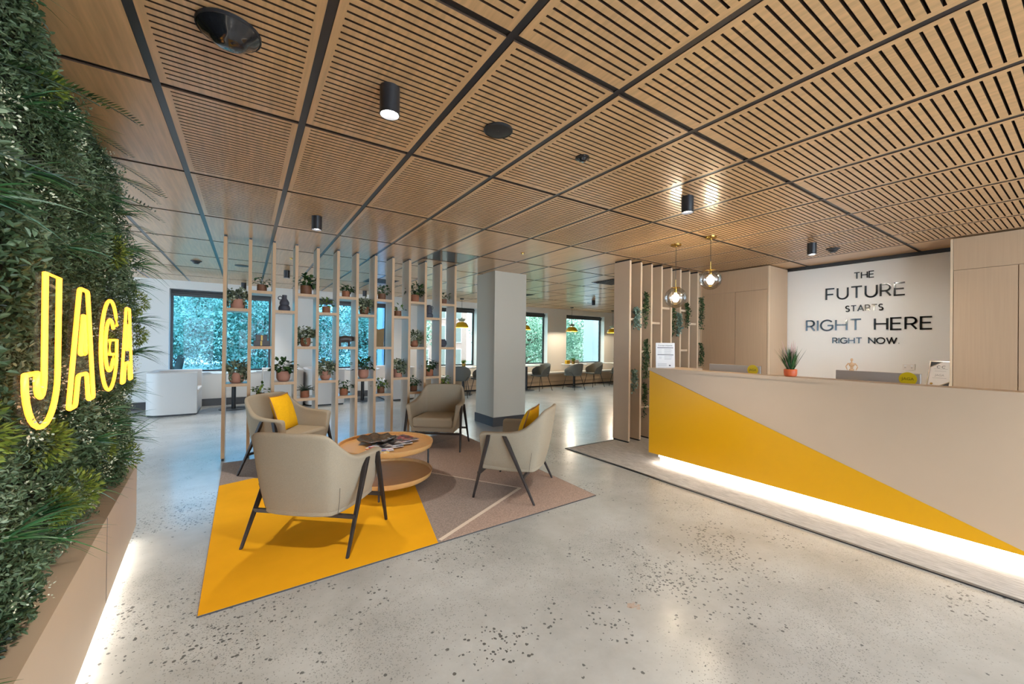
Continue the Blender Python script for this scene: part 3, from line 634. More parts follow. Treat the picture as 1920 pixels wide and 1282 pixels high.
a4 = math.radians(129); cushion('yellow cushion seen edge on in the right-hand armchair', on_chair(2.16, 3.15, a4, .02, -.115, .60), a4 - PI / 2, .32, .38)
# ------------------------------------------------------------------ coffee table
TX, TY, TR = 1.14, 3.87, .44
t = thing('coffee_table', 'round two-tier oak coffee table with raised rims and thin black legs', 'coffee table', (TX, TY, .0095))
def tray(z0, R_, name):
    MB().lathe([(.001, z0), (R_ - .03, z0), (R_ - .012, z0 + .012), (R_, z0 + .05), (R_, z0 + .055), (R_ - .014, z0 + .055), (R_ - .016, z0 + .028), (.001, z0 + .028)], n=72, cap=False).build(name, M['table'], t, smooth=True)
tray(.355, TR, 'upper_tray'); tray(.075, TR - .005, 'lower_tray')
for a in (math.radians(6), math.radians(126), math.radians(246)):
    x, y = (TR + .006) * math.cos(a), (TR + .006) * math.sin(a)
    MB().box(x - .007, x + .007, y - .007, y + .007, 0, .40).build('leg', M['blackmetal'], t)
ztab = .0095 + .355 + .028
# bowl with petals
t = thing('ornamental_bowl', 'crinkled dark pewter bowl on the coffee table', 'bowl', (TX - .06, TY + .12, ztab))
vs = []; fs = []; nr, na = 9, 72
for i in range(nr + 1):
    q = i / nr
    for k in range(na):
        a = 2 * PI * k / na; R_ = .03 + q * (.145 + .014 * math.cos(8 * a)); z = .004 + .045 * q ** 1.6 + .008 * q * math.cos(8 * a + 1.2) + .003 * math.sin(20 * q)
        vs.append((R_ * math.cos(a), R_ * math.sin(a), z))
for i in range(nr):
    for k in range(na): fs.append((i * na + k, i * na + (k + 1) % na, (i + 1) * na + (k + 1) % na, (i + 1) * na + k))
fs.append(tuple(range(na)))
bo = MB().add(vs, fs).build('body', M['pewter'], t, smooth=True); md = bo.modifiers.new('s', 'SOLIDIFY'); md.thickness = .003; md.offset = 1
# magazines
def magmat(name, cols):
    m = bpy.data.materials.new(name); m.use_nodes = True; nt = m.node_tree; b = nt.nodes['Principled BSDF']; L = nt.links.new; N = nt.nodes.new
    tc = N('ShaderNodeTexCoord'); v = N('ShaderNodeTexVoronoi'); v.inputs['Scale'].default_value = 26; s_ = N('ShaderNodeSeparateColor'); rp = N('ShaderNodeValToRGB'); rp.color_ramp.interpolation = 'CONSTANT'
    while len(rp.color_ramp.elements) < len(cols): rp.color_ramp.elements.new(.5)
    for i, c in enumerate(cols): rp.color_ramp.elements[i].position = i / len(cols); rp.color_ramp.elements[i].color = (*c, 1)
    L(tc.outputs['Object'], v.inputs['Vector']); L(v.outputs['Color'], s_.inputs[0]); L(s_.outputs[0], rp.inputs[0]); L(rp.outputs[0], b.inputs['Base Color']); b.inputs['Roughness'].default_value = .3
    return m
mm = [magmat('cover_red_dark', [S(40, 34, 34), S(150, 40, 44), S(190, 160, 140), S(60, 50, 50)]), magmat('cover_grey', [S(60, 60, 64), S(180, 176, 172), S(120, 96, 84), S(30, 30, 32)]), magmat('cover_blue_white', [S(220, 222, 226), S(70, 100, 160), S(200, 60, 50), S(236, 236, 232)]), magmat('cover_yellow', [S(226, 170, 40), S(200, 60, 40), S(236, 230, 220), S(240, 200, 80)])]
mg = [(.19, .07, .5, 0, 'dark red magazine at the right end of the fan on the coffee table'), (.10, -.02, .35, 1, 'grey magazine second from the right in the fan on the coffee table'), (.0, -.08, .25, 1, 'pale portrait magazine in the middle of the fan on the coffee table'), (-.1, -.15, .1, 2, 'blue and white magazine near the left of the fan by the chair arm'), (-.15, -.22, .0, 3, 'yellow edged magazine at the left end of the fan by the chair arm')]
for k, (x, y, rz, c, lb) in enumerate(mg):
    t = thing('magazine', lb, 'magazine', (TX + x * .95, TY + y * .9, ztab + .022 - k * .0052), rz - .25, 'magazines fanned on the coffee table')
    MB().box(-.10, .10, -.135, .135, 0, .004).build('pages', M['paper'], t)
    MB().box(-.101, .101, -.136, .136, .004, .005).build('cover', mm[c], t)
# ------------------------------------------------------------------ reception desk
DX = 3.96
t = thing('reception_desk', 'long beige reception desk with a yellow triangular front and lit base', 'reception desk', (0, 0, 0))
YE, YN, ZB, ZT = 3.0, -1.6, .12, 1.085
# front: yellow triangle and beige triangle share the diagonal
def frontp(pts, m, name):
    mb_ = MB(); n = len(pts); vs = [(DX, y, z) for y, z in pts] + [(DX + .02, y, z) for y, z in pts]
    mb_.add(vs, [tuple(range(n)), tuple(range(n, 2 * n))[::-1]] + [(i, (i + 1) % n, n + (i + 1) % n, n + i) for i in range(n)]); return mb_.build(name, m, t)
sl = (1.085 - .12) / (3.0 - .20); gp = .002
frontp([(YE, ZB), (YE, ZT - .004), (.20, ZB)], M['yellow'], 'yellow_panel')
frontp([(YE, ZT), (.20 - gp, ZB + .0), (YN, ZB), (YN, ZT)], M['lam_plain'], 'beige_panel')
MB().box(DX - .012, DX + .17, YN, YE + .01, ZT, ZT + .03).box(DX + .17, 4.42, 2.62, YE + .01, ZT, ZT + .03).build('worktop', M['lam_plain'], t)
MB().box(DX + .021, DX + .15, YN, YE - .02, ZB, ZT).box(DX + .15, 4.40, 2.64, YE - .0, ZB, ZT).build('carcass', M['lam_plain'], t)
MB().box(DX + .0, DX + .02, YE, YE + .004, ZB, ZT).box(DX + .02, 4.40, YE, YE + .004, ZB, ZT).build('end_panel', M['laminate'], t)
MB().box(DX + .15, 4.75, YN, 2.63, .70, .73).build('inner_desktop', M['ply'], t)
MB().box(4.3, 4.33, YN, 2.60, 0.0, .70).build('modesty_panel', M['lam_plain'], t)
MB().box(DX + .09, 4.39, YN, YE - .09, 0.0, ZB).build('plinth', M['white'], t)
MB().box(DX + .075, DX + .09, YN, YE - .08, .075, .10).box(DX + .09, 4.3, YE - .09, YE - .075, .075, .10).build('light_strip', M['led'], t)
light('AREA', 'strip_light', (DX + .05, (YE + YN) / 2 - .02, .112), 3, (1, .95, .86), t, (0, 0, 0), spread=math.radians(120), shape='RECTANGLE', size=.05, size_y=YE - YN - .1)
# ------------------------------------------------------------------ on the desk
def txt(s, size, m, parent, mtx, name='lettering', depth=.0008, align='CENTER'):
    c = bpy.data.curves.new('txt', 'FONT'); c.body = s; c.size = size; c.extrude = depth; c.align_x = align; c.align_y = 'CENTER'
    ob = bpy.data.objects.new('txt', c); col.objects.link(ob); bpy.context.view_layer.update()
    me_ = bpy.data.meshes.new_from_object(ob.evaluated_get(bpy.context.evaluated_depsgraph_get())); bpy.data.objects.remove(ob); bpy.data.curves.remove(c)
    me_.materials.clear(); me_.materials.append(m); o = bpy.data.objects.new(name, me_); col.objects.link(o); o.parent = parent; o.matrix_local = mtx; return o
# text lying in the plane facing -X, reading along -Y
def face_mx(x, y, z, tilt=0): return Matrix.Translation((x, y, z)) @ Matrix.Rotation(-PI / 2, 4, 'Z') @ Matrix.Rotation(PI / 2 - tilt, 4, 'X')
def computer(label, y0, y1):
    yc = (y0 + y1) / 2; hw_ = (y1 - y0) / 2
    t = thing('desktop_computer', label, 'computer', (4.55, yc, .73), 0, 'silver computers behind the desk')
    MB().box(-.006, .012, -hw_, hw_, .09, .44).build('screen_back', M['alu'], t, bevel=.005)
    MB().box(.012, .016, -hw_, hw_, .09, .44).build('display', M['glossblack'], t)
    MB().box(-.01, .02, -.09, .09, .01, .12).build('neck', M['alu'], t); MB().box(-.09, .09, -.1, .1, 0, .008).build('foot', M['alu'], t, bevel=.003)
    s_ = MB().lathe([(.001, 0), (.055, 0), (.055, .0015), (.001, .0015)], n=40, cap=False).build('sticker', M['sticker'], t)
    s_.matrix_local = Matrix.Translation((-.0062, -hw_ + .075, .395)) @ Matrix.Rotation(-PI / 2, 4, 'Y')
    txt('JAGA', .032, M['stickerink'], s_, Matrix.Rotation(PI / 2, 4, 'Y').inverted() @ Matrix.Identity(4)).matrix_local = Matrix.Translation((0, 0, .0022)) @ Matrix.Rotation(-PI / 2, 4, 'Z')
    return t
computer('silver computer back with a yellow sticker nearest the notice, in front of the cupboard doors', 2.05, 2.61)
computer('silver computer back with a yellow sticker under the wall lettering', .84, 1.40)
t = thing('potted_grass', 'tufty ornamental grass with pink plumes in an orange pot on the desk ledge', 'plant', (4.05, 1.575, ZT + .03)); g = np.random.default_rng(77)
MB().lathe([(.036, 0), (.046, .006), (.05, .03), (.05, .06), (.046, .065), (.043, .06)], n=36, cap=False).add([(.03 * math.cos(a), .03 * math.sin(a), .0005) for a in np.linspace(0, 2 * PI, 13)[:-1]], [tuple(range(12))]).build('pot', M['orange'], t, smooth=True)
def grass(n, g, L0, L1, spread, wd, org=(0, 0, 0), main=(0, 0, 1), droop=.35, rad=.02, segs=5, taper=True):
    mb_ = MB(); main = np.array(main, float); main /= np.linalg.norm(main)
    for k in range(n):
        d_ = main + rdir(g, 1)[0] * spread * g.uniform(.3, 1); d_ /= np.linalg.norm(d_); Ls = g.uniform(L0, L1); o_ = np.array(org) + rdir(g, 1)[0] * rad * [1, 1, .2]
        sd = np.cross(d_, rdir(g, 1)[0]); sd /= np.linalg.norm(sd); vs = []; dr = droop * g.uniform(.4, 1.2)
        for i in range(segs + 1):
            q = i / segs; p = o_ + d_ * Ls * q - np.array([0, 0, 1]) * dr * Ls * q * q; ww = wd * (1 - q ** 2.2) * .5 + .0002
            vs += [tuple(p - sd * ww), tuple(p + sd * ww)]
        mb_.add(vs, [(2 * i, 2 * i + 1, 2 * i + 3, 2 * i + 2) for i in range(segs)])
    return mb_
raw(grass(300, g, .13, .25, .5, .005, (0, 0, .05), droop=.12), 'grass_blades', M['g_grass'], t)
raw(grass(16, g, .24, .30, .34, .010, (0, 0, .05), droop=.05), 'plume', M['pinkflower'], t)
t = thing('notice_holder', 'white printed notice in a clear stand at the far end of the desk', 'notice', (4.09, 2.88, ZT + .03), math.radians(-48))
ti = math.radians(8); R_ = Matrix.Rotation(-ti, 4, 'X')
o = MB().box(-.105, .105, 0, .002, .004, .297).build('sheet', M['paper'], t); o.matrix_local = R_
ib = MB().box(-.088, .088, -.0008, 0, .236, .243).box(-.086, .09, -.0008, 0, .152, .159); o = ib.build('black_rule', M['ink'], t); o.matrix_local = R_
gb = MB()
for z in (.222, .212, .2, .19, .178, .168): gb.box(-.01, .075 - (z * 37 % .02), -.0007, 0, z, z + .0025)
for z in (.222, .205, .19, .175): gb.box(-.085, -.04, -.0007, 0, z, z + .002)
for z in (.14, .132, .118, .109, .1): gb.box(-.01, .085 - (z * 53 % .03), -.0007, 0, z, z + .0025)
for z in (.13, .12, .11): gb.box(-.07, -.04, -.0007, 0, z, z + .002)
for z in (.05, .042, .03, .022): gb.box(-.085, .015, -.0007, 0, z, z + .0025)
o = gb.build('text_line', M['greyink'], t); o.matrix_local = R_
o = MB().box(.04, .058, -.0008, 0, .024, .036).build('emblem', M['ink'], t); o.matrix_local = R_
txt('Concept etiquette', .021, M['ink'], t, R_ @ Matrix.Translation((0, -.0005, .266)) @ Matrix.Rotation(PI / 2, 4, 'X'), 'heading', .0003)
MB().box(-.106, .106, -.03, .06, 0, .003).build('clear_foot', M['white'], t)
# ------------------------------------------------------------------ cupboards and the lettered wall
def cupboard(name, label, y0, y1, doors):
    t = thing(name, label, 'cupboard', (6.41, 0, 0)); D = .60
    MB().box(.02, D, y0, y1, .06, CEIL - .012).build('carcass', M['laminate'], t)
    MB().box(.05, D, y0 + .01, y1 - .01, 0, .06).build('plinth', M['black'], t)
    MB().box(0, .02, y1 - .02, y1, .06, CEIL - .012).build('end_stile', M['ply'], t); MB().box(0, .02, y0, y0 + .022, .06, CEIL - .012).build('end_stile', M['ply'], t)
    ys = [y0 + .024] + list(doors) + [y1 - .022]
    MB().box(0, .02, y0 + .024, y1 - .022, 2.233, CEIL - .012).build('bulkhead_panel', M['laminate'], t)
    ys = sorted(set(ys))
    for a, b in zip(ys[:-1], ys[1:]):
        if b - a > .05: MB().box(0, .02, a + .003, b - .003, .06, 2.228).build('door', M['laminate'], t)
    return t
cupboard('tall_cupboard', 'tall beige cupboard with two doors left of the lettered wall', 2.775, 3.84, [3.265])
cupboard('tall_cupboard', 'tall beige cupboard right of the lettered wall at the frame edge', -2.9, .96, [.496, -.03, -.55, -1.1, -1.65, -2.2])
t = thing('low_credenza', 'low beige credenza between the two tall cupboards behind the desk', 'cabinet', (0, 0, 0))
MB().box(6.58, 7.018, .975, 2.765, 0, .90).build('body', M['lam_plain'], t); MB().box(6.56, 7.018, .972, 2.768, .90, .92).build('top', M['ply'], t)
# stroke lettering
def arc(cx, cy_, rx, ry, a0, a1, n=10): return [(cx + rx * math.cos(math.radians(a0 + (a1 - a0) * i / n)), cy_ + ry * math.sin(math.radians(a0 + (a1 - a0) * i / n))) for i in range(n + 1)]
GL = {'T': (.72, [[(0, 1), (.72, 1)], [(.36, 1), (.36, 0)]]), 'H': (.76, [[(0, 0), (0, 1)], [(.76, 0), (.76, 1)], [(0, .52), (.76, .52)]]),
      'E': (.6, [[(.6, 0), (0, 0), (0, 1), (.6, 1)], [(0, .52), (.54, .52)]]), 'F': (.58, [[(0, 0), (0, 1), (.58, 1)], [(0, .48), (.5, .48)]]),
      'U': (.72, [[(0, 1), (0, .36)] + arc(.36, .36, .36, .36, 180, 360, 12) + [(.72, 1)]]),
      'R': (.62, [[(0, 0), (0, 1), (.32, 1)] + arc(.32, .72, .27, .28, 90, -90, 10) + [(0, .44)], [(.33, .44), (.62, 0)]]),
      'S': (.56, [arc(.29, .75, .25, .25, 35, 270, 12) + arc(.28, .25, .27, .25, 90, -145, 12)]),
      'A': (.82, [[(0, 0), (.41, 1), (.82, 0)], [(.14, .33), (.68, .33)]]), 'I': (.0, [[(0, 0), (0, 1)]]),
      'G': (.86, [arc(.46, .5, .46, .5, 42, 330, 22) + [(.86, .48), (.5, .48)]]), 'N': (.76, [[(0, 0), (0, 1), (.76, 0), (.76, 1)]]),
      'O': (.96, [arc(.48, .5, .48, .5, 0, 360, 28)]), 'W': (1.16, [[(0, 1), (.3, 0), (.58, 1), (.86, 0), (1.16, 1)]]), '.': (.04, [[(0, .04), (.05, .04)]])}
def ribbon(mb_, pts, wd, fn, d0, d1):
    n = len(pts)
    for (a, b) in zip(pts[:-1], pts[1:]):
        A = Vector(a); B = Vector(b)
        if (B - A).length < 1e-6: continue
        dv = (B - A).normalized(); nv = Vector((-dv.y, dv.x)) * wd / 2; ex = dv * wd * .5 * (.98 if len(pts) == 2 or n < 8 else .5)
        q = [A - nv - (ex if a != pts[0] else dv * 0), B - nv + (ex if b != pts[-1] else dv * 0), B + nv + (ex if b != pts[-1] else dv * 0), A + nv - (ex if a != pts[0] else dv * 0)]
        vs = [fn(p.x, p.y, d0) for p in q] + [fn(p.x, p.y, d1) for p in q]
        mb_.add(vs, [(0, 3, 2, 1), (4, 5, 6, 7), (0, 1, 5, 4), (1, 2, 6, 5), (2, 3, 7, 6), (3, 0, 4, 7)])
t = thing('wall_lettering', 'thin black raised capitals reading the future starts right here right now', 'wall sign', (7.02, 0, 0))
for (s_, yl, yr, z1, z0, wd) in (('THE', 1.958, 1.749, 2.421, 2.325, .0125), ('FUTURE', 2.275, 1.445, 2.232, 2.056, .020), ('STARTS', 2.050, 1.655, 1.967, 1.876, .0125), ('RIGHT HERE', 2.517, 1.200, 1.780, 1.612, .020), ('RIGHT NOW.', 2.195, 1.497, 1.520, 1.432, .0125)):
    Hh = z1 - z0; gap = .24; nat = 0
    ws = [(.42 if ch_ == ' ' else GL[ch_][0]) for ch_ in s_]; nat = sum(ws) + gap * (len(s_) - 1); k = (yl - yr) / nat; x = 0
    for ch_, w_ in zip(s_, ws):
        if ch_ != ' ':
            lb = MB()
            for st in GL[ch_][1]:
                ribbon(lb, [((x + px_) * k, py_ * (Hh - wd) + wd / 2) for px_, py_ in st], wd, lambda a, b, d: (-.002 - d, yl - a, z0 + b), 0, .012)
            lb.build('letter', M['letter'], t)
        x += w_ + gap
t = thing('power_outlet', 'white double power outlet on the wall below the lettering', 'power outlet', (7.02, 1.405, 1.102))
MB().box(-.012, -.001, -.058, .058, 0, .078).build('plate', M['outlet'], t, bevel=.003)
MB().box(-.015, -.012, -.04, -.02, .046, .062).box(-.015, -.012, .02, .04, .046, .062).build('switch', M['white'], t)
MB().box(-.0125, -.012, -.034, -.031, .022, .034).box(-.0125, -.012, -.026, -.023, .022, .034).box(-.0125, -.012, .026, .029, .022, .034).box(-.0125, -.012, .034, .037, .022, .034).build('socket_slot', M['black'], t)
# certificate leaning on credenza
t = thing('framed_certificate', 'silver framed certificate leaning beside the right cupboard', 'framed certificate', (6.74, 1.105, .92), -.22); ti = .30; Rm = Matrix.Rotation(ti, 4, 'Y')
Wc, Hc = .105, .325
o = MB().box(-.008, .008, -Wc, Wc, 0, .014).box(-.008, .008, -Wc, Wc, Hc - .014, Hc).box(-.008, .008, -Wc, -Wc + .014, .014, Hc - .014).box(-.008, .008, Wc - .014, Wc, .014, Hc - .014).build('frame', M['silver'], t, bevel=.002); o.matrix_local = Rm
o = MB().box(-.002, .004, -Wc + .012, Wc - .012, .012, Hc - .012).build('certificate_sheet', M['paper'], t); o.matrix_local = Rm
db = MB()
def tri(pts, d): db.add([(-.0026 - d, y, z) for y, z in pts], [tuple(range(len(pts)))])
a, b = Wc - .014, Hc - .014
tri([(a, b), (a - .09, b), (a, b - .06)], 0); o = db.build('corner_band', M['ink'], t); o.matrix_local = Rm
db = MB(); tri([(-a, .014), (-a + .09, .014), (-a, .07)], 0)
o = db.build('corner_band', M['ink'], t); o.matrix_local = Rm
db = MB(); tri([(a - .095, b), (a - .102, b), (a, b - .068), (a, b - .062)], 0); o = db.build('gold_band', M['gold'], t); o.matrix_local = Rm
db = MB(); tri([(-a + .095, .014), (-a + .102, .014), (-a, .078), (-a, .072)], 0)
o = db.build('gold_band', M['gold'], t); o.matrix_local = Rm
txt('C·C', .045, M['ink'], t, Rm @ face_mx(-.003, 0, Hc - .075), 'logo', .0003)
txt('JAGA', .034, M['greyink'], t, Rm @ face_mx(-.003, 0, .15), 'certificate_name', .0003)
o = MB().box(-.0028, -.0024, -.05, .05, .20, .203).box(-.0028, -.0024, -.06, .06, .225, .228).box(-.0028, -.0024, -.06, .06, .115, .118).build('text_line', M['greyink'], t); o.matrix_local = Rm
o = MB().lathe([(.001, 0), (.013, 0), (.013, .001), (.001, .001)], n=20).build('seal', M['gold'], t); o.matrix_local = Rm @ Matrix.Translation((-.003, .06, .045)) @ Matrix.Rotation(-PI / 2, 4, 'Y')
# wooden drawing mannequin
t = thing('wooden_mannequin', 'small jointed wooden artist mannequin behind the right computer', 'figurine', (6.80, 1.918, .92))
mbm = MB().lathe([(.04, 0), (.04, .012), (.001, .012)], n=24).tube([(0, 0, .012), (0, 0, .15)], .003, 6); mbm.build('stand', M['mann'], t, smooth=True)
def ell(mb_, c, rx, ry, rz_, n=14):
    pr_ = [(max(.0005, math.sin(PI * i / 10)), -math.cos(PI * i / 10)) for i in range(11)]
    mb_.lathe([(p[0], p[1] * rz_ ) for p in pr_], c, n, sx=rx, sy=ry)
b_ = MB(); ell(b_, (0, 0, .158), .02, .028, .02); ell(b_, (0, 0, .188), .015, .02, .014); ell(b_, (0, 0, .228), .022, .032, .032); b_.tube([(0, 0, .255), (0, 0, .275)], .007, 8); b_.build('torso', M['mann'], t, smooth=True)
b_ = MB(); ell(b_, (0, 0, .293), .016, .015, .022); b_.build('head', M['mann'], t, smooth=True)
for sgn in (-1, 1):
    MB().tube([(0, sgn * .034, .248), (0, sgn * .062, .205)], .0085, 8, r2=.006).tube([(0, sgn * .063, .2), (-.005, sgn * .045, .155)], .007, 8, r2=.005).build('arm', M['mann'], t, smooth=True)
    MB().tube([(0, sgn * .015, .142), (0, sgn * .018, .085)], .011, 8, r2=.007).tube([(0, sgn * .018, .082), (0, sgn * .018, .022)], .008, 8, r2=.005).tube([(.006, sgn * .018, .018), (-.026, sgn * .02, .017)], .006, 8).build('leg', M['mann'], t, smooth=True)
# ------------------------------------------------------------------ glass globe pendants
def globe(label, x, y, z, r):
    t = thing('globe_pendant', label, 'pendant light', (x, y, CEIL), 0, 'clear glass globe pendants over the desk'); zc = z - CEIL
    MB().lathe([(.001, 0), (.06, 0), (.06, -.014), (.052, -.02), (.012, -.022), (.012, -.03), (.001, -.03)], n=36, cap=False).build('canopy', M['brass'], t, smooth=True)
    MB().tube([(0, 0, -.03), (0, 0, zc + r + .09)], .0028, 8).build('cord', M['black'], t)
    MB().tube([(0, 0, zc + r + .09), (0, 0, zc + r * .98)], .004, 8).lathe([(.001, zc + r * .95), (.055, zc + r * .93), (.05, zc + r * .975), (.01, zc + r * .99), (.001, zc + r * .99)], n=36, cap=False).tube([(0, 0, zc + r * .95), (0, 0, zc + r * .45)], .016, 14).build('fitting', M['brass'], t, smooth=True)
    pf = [(r * math.sin(a), zc - r * math.cos(a)) for a in np.linspace(.02, PI * .875, 30)]
    MB().lathe(pf, n=48, cap=False).build('glass_globe', M['globe'], t, smooth=True)
    b_ = MB(); b_.lathe([(.001, zc - .055), (.02, zc - .05), (.034, zc - .03), (.038, zc - .008), (.032, zc + .015), (.018, zc + .04), (.014, zc + r * .45)], n=24, cap=False)
    b_.build('bulb', M['bulb'], t, smooth=True)
    light('POINT', 'lamp', (0, 0, zc - .005), 20, (1, .84, .6), t, shadow_soft_size=.045)
    return t
globe('nearer clear globe pendant on a cord with brass cap, hanging lower and to the left', 4.275, 2.88, 1.953, .125)
globe('second clear globe pendant, hanging higher and to the right', 4.275, 2.45, 2.115, .112)
# ------------------------------------------------------------------ timber blade divider
t = thing('blade_divider', 'row of tall pale timber blades with small shelves beside the reception desk', 'divider', (0, 0, 0)); BX = [4.455 + .2365 * k for k in range(8)]
for x in BX:
    o = MB().box(x, x + .034, 3.72, 3.725, .028, CEIL - .022).box(x, x + .034, 3.725, 4.0, .028, CEIL - .022, 1).build('blade', [M['ply'], M['lam_plain']], t)
    MB().box(x + .004, x + .03, 3.73, 3.99, CEIL - .022, CEIL).build('blade_cap', M['black'], o); MB().box(x + .004, x + .03, 3.73, 3.99, 0, .028).build('blade_foot', M['black'], o)
for k, z in ((0, .865), (1, 1.30), (2, 1.725), (3, 1.96), (5, 1.32), (6, 1.747), (0, 1.76), (1, 1.93), (4, 1.80), (5, 1.95), (1, .50), (6, .9)):
    MB().box(BX[k] + .034, BX[k + 1], 3.74, 3.98, z - .03, z).build('shelf', M['ply'], t)
MB().box(BX[7] + .034, 6.43, 3.845, 3.99, 0, CEIL - .02).build('back_panel', M['laminate'], t)
def vine(label, x, y, ztop, zbot, wdt, seed, m, big=False, n=None):
    t = thing('trailing_vine', label, 'hanging plant', (x, y, ztop), 0, 'vines hanging on the blade divider'); g = np.random.default_rng(seed); H_ = ztop - zbot; fb = MB(); sb = MB()
    ns = max(2, int(wdt / .011))
    for q in range(ns):
        ox = g.uniform(-wdt / 2, wdt / 2); Lh = H_ * (g.uniform(.45, 1) if q else 1.0); m_ = max(8, int(Lh / .012)); tt = np.linspace(0, 1, m_)
        Q = np.stack([ox * np.sqrt(tt) + .012 * np.sin(tt * 9 + q), g.uniform(-.03, .01) + .01 * np.cos(tt * 7), .03 * np.sin(tt * 3.1) * (1 - tt) - tt * Lh], 1); Q[:, 0] = np.clip(Q[:, 0], -.1, .1)
        Q[:, :2] += g.normal(0, .012, (m_, 2)); Q[:, 0] = np.clip(Q[:, 0], -.1, .1)
        s0, s1 = (.03, .046) if big else (.022, .034)
        leaves(fb, Q, rdir(g, m_) + [0, -.4, -.3], rdir(g, m_) + [0, -.8, .4], g.uniform(s0, s1, m_), g.uniform(s0 * .65, s1 * .65, m_), droop=.1)
        sb.tube([tuple(p) for p in Q[::3]], .0013, 4)
    raw(fb, 'foliage', M[m], t); raw(sb, 'stem', M['stem'], t)
    MB().lathe([(.001, -.004), (.03, -.004), (.034, .03), (.03, .03), (.001, .022)], n=16, cap=False).build('pot', M['ply'], t, smooth=True).location = (0, .12, .004)
    return t
def bx_(k, f=.5): return BX[k] + .034 + .2025 * f
vine('blue-green eucalyptus vine at head height between the first two blades', bx_(0, .5), 3.735, 1.91, 1.60, .12, 31, 'g_euc', True)
vine('long dark ivy tumbling between the second and third blades, the tallest vine', bx_(1, .5), 3.735, 2.14, 1.62, .12, 32, 'g_dark')
vine('small eucalyptus sprig on the low shelf between the first two blades', bx_(0, .45), 3.735, 1.03, .70, .10, 33, 'g_euc', True)
vine('ivy hanging behind the left edge of the desk, starting beside the notice', bx_(1, .5), 3.735, 1.46, .86, .10, 34, 'g_dark')
vine('lowest ivy trailing towards the carpet between the second and third blades', bx_(1, .4), 3.735, .82, .34, .09, 35, 'g_dark')
vine('thin dark ivy strand seen under the lower glass globe', bx_(4, .2), 3.735, 1.95, 1.50, .05, 36, 'g_dark')
vine('short eucalyptus vine just right of the thin strand', bx_(4, .85), 3.735, 1.88, 1.52, .10, 37, 'g_euc', True)
vine('short dark ivy tuft to the right of the lower glass globe', bx_(5, .8), 3.735, 2.05, 1.66, .09, 38, 'g_dark')
vine('dark ivy against the cupboard edge below the upper globe', 6.31, 3.78, 2.18, 1.66, .09, 39, 'g_dark')
vine('lower dark ivy against the cupboard edge near the computer', 6.31, 3.78, 1.42, 1.04, .09, 40, 'g_dark')
# ------------------------------------------------------------------ living wall with neon sign
ev = Vector((-.066, 1, 0)).normalized(); ang = math.atan2(ev.y, ev.x) - PI / 2
# local frame: y runs along the wall away from the camera, x points into the room
lw = thing('living_wall', 'dense green plant wall with grasses and ferns above a beige cabinet base', 'plant wall', (-.52, 2.12, 0), ang)
S1 = 1.68
MB().box(-.34, 0, -5.6, S1, .075, .50).build('base_cabinet', M['lam_plain'], lw)
pl = MB().box(-.30, -.09, -5.5, S1 - .09, 0, .075).build('plinth', M['white'], lw)
for y in (.62, -.6): MB().box(.0, .0012, y - .0015, y + .0015, .078, .498).build('panel_joint', M['skirt'], lw)
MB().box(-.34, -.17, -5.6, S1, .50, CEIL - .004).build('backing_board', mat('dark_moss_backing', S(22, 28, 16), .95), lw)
MB().box(-.09, -.075, -5.4, S1 - .1, .045, .066).build('light_strip', M['led'], lw)
light('AREA', 'strip_light', (-.045, (S1 - 5.4) / 2, .072), 8, (1, .95, .86), lw, (0, math.radians(-20), 0), shape='RECTANGLE', size=.05, size_y=S1 + 5.2)
g = np.random.default_rng(5)
def surf(s, z):
    top = np.clip((z - 2.0) / .5, 0, 1); bot = np.clip((.75 - z) / .35, 0, 1)
    lump = .035 * np.sin(s * 5.1 + 1.3 * np.sin(z * 4)) * np.cos(z * 6.3 + s * 2.0) + .02 * np.sin(s * 13 + z * 9)
    return -.03 - .10 * top - .05 * bot + lump
YA, YZ = -1.35, S1 + .10
N_ = 105000
s_ = g.uniform(YA, YZ, N_); z_ = g.uniform(.44, CEIL - .01, N_)
x_ = surf(s_, z_) - g.uniform(0, .09, N_) ** 1.0
P = np.stack([x_, s_, z_], 1)
endm = s_ > S1 - .02; P[endm, 0] = surf(s_[endm], z_[endm]) - g.uniform(0, .28, endm.sum()); P[endm, 1] -= np.abs(rdir(g, endm.sum())[:, 0]) * .05
cl_ = np.sin(s_ * 3.7 + 2 * np.sin(z_ * 2.9)) + np.sin(z_ * 5.3 + s_ * 2.2 + 1)
big = np.where(cl_ > .6, 1.3, np.where(cl_ < -.7, .75, 1.0))
D = rdir(g, N_) + [.75, 0, .25]; Nn = rdir(g, N_) + [.7, 0, .7]
fb = MB(); leaves(fb, P, D, Nn, g.uniform(.012, .023, N_) * big, g.uniform(.005, .010, N_) * big, fold=True, droop=.2)
raw(fb, 'foliage', M['g_wall'], lw, 'stuff')
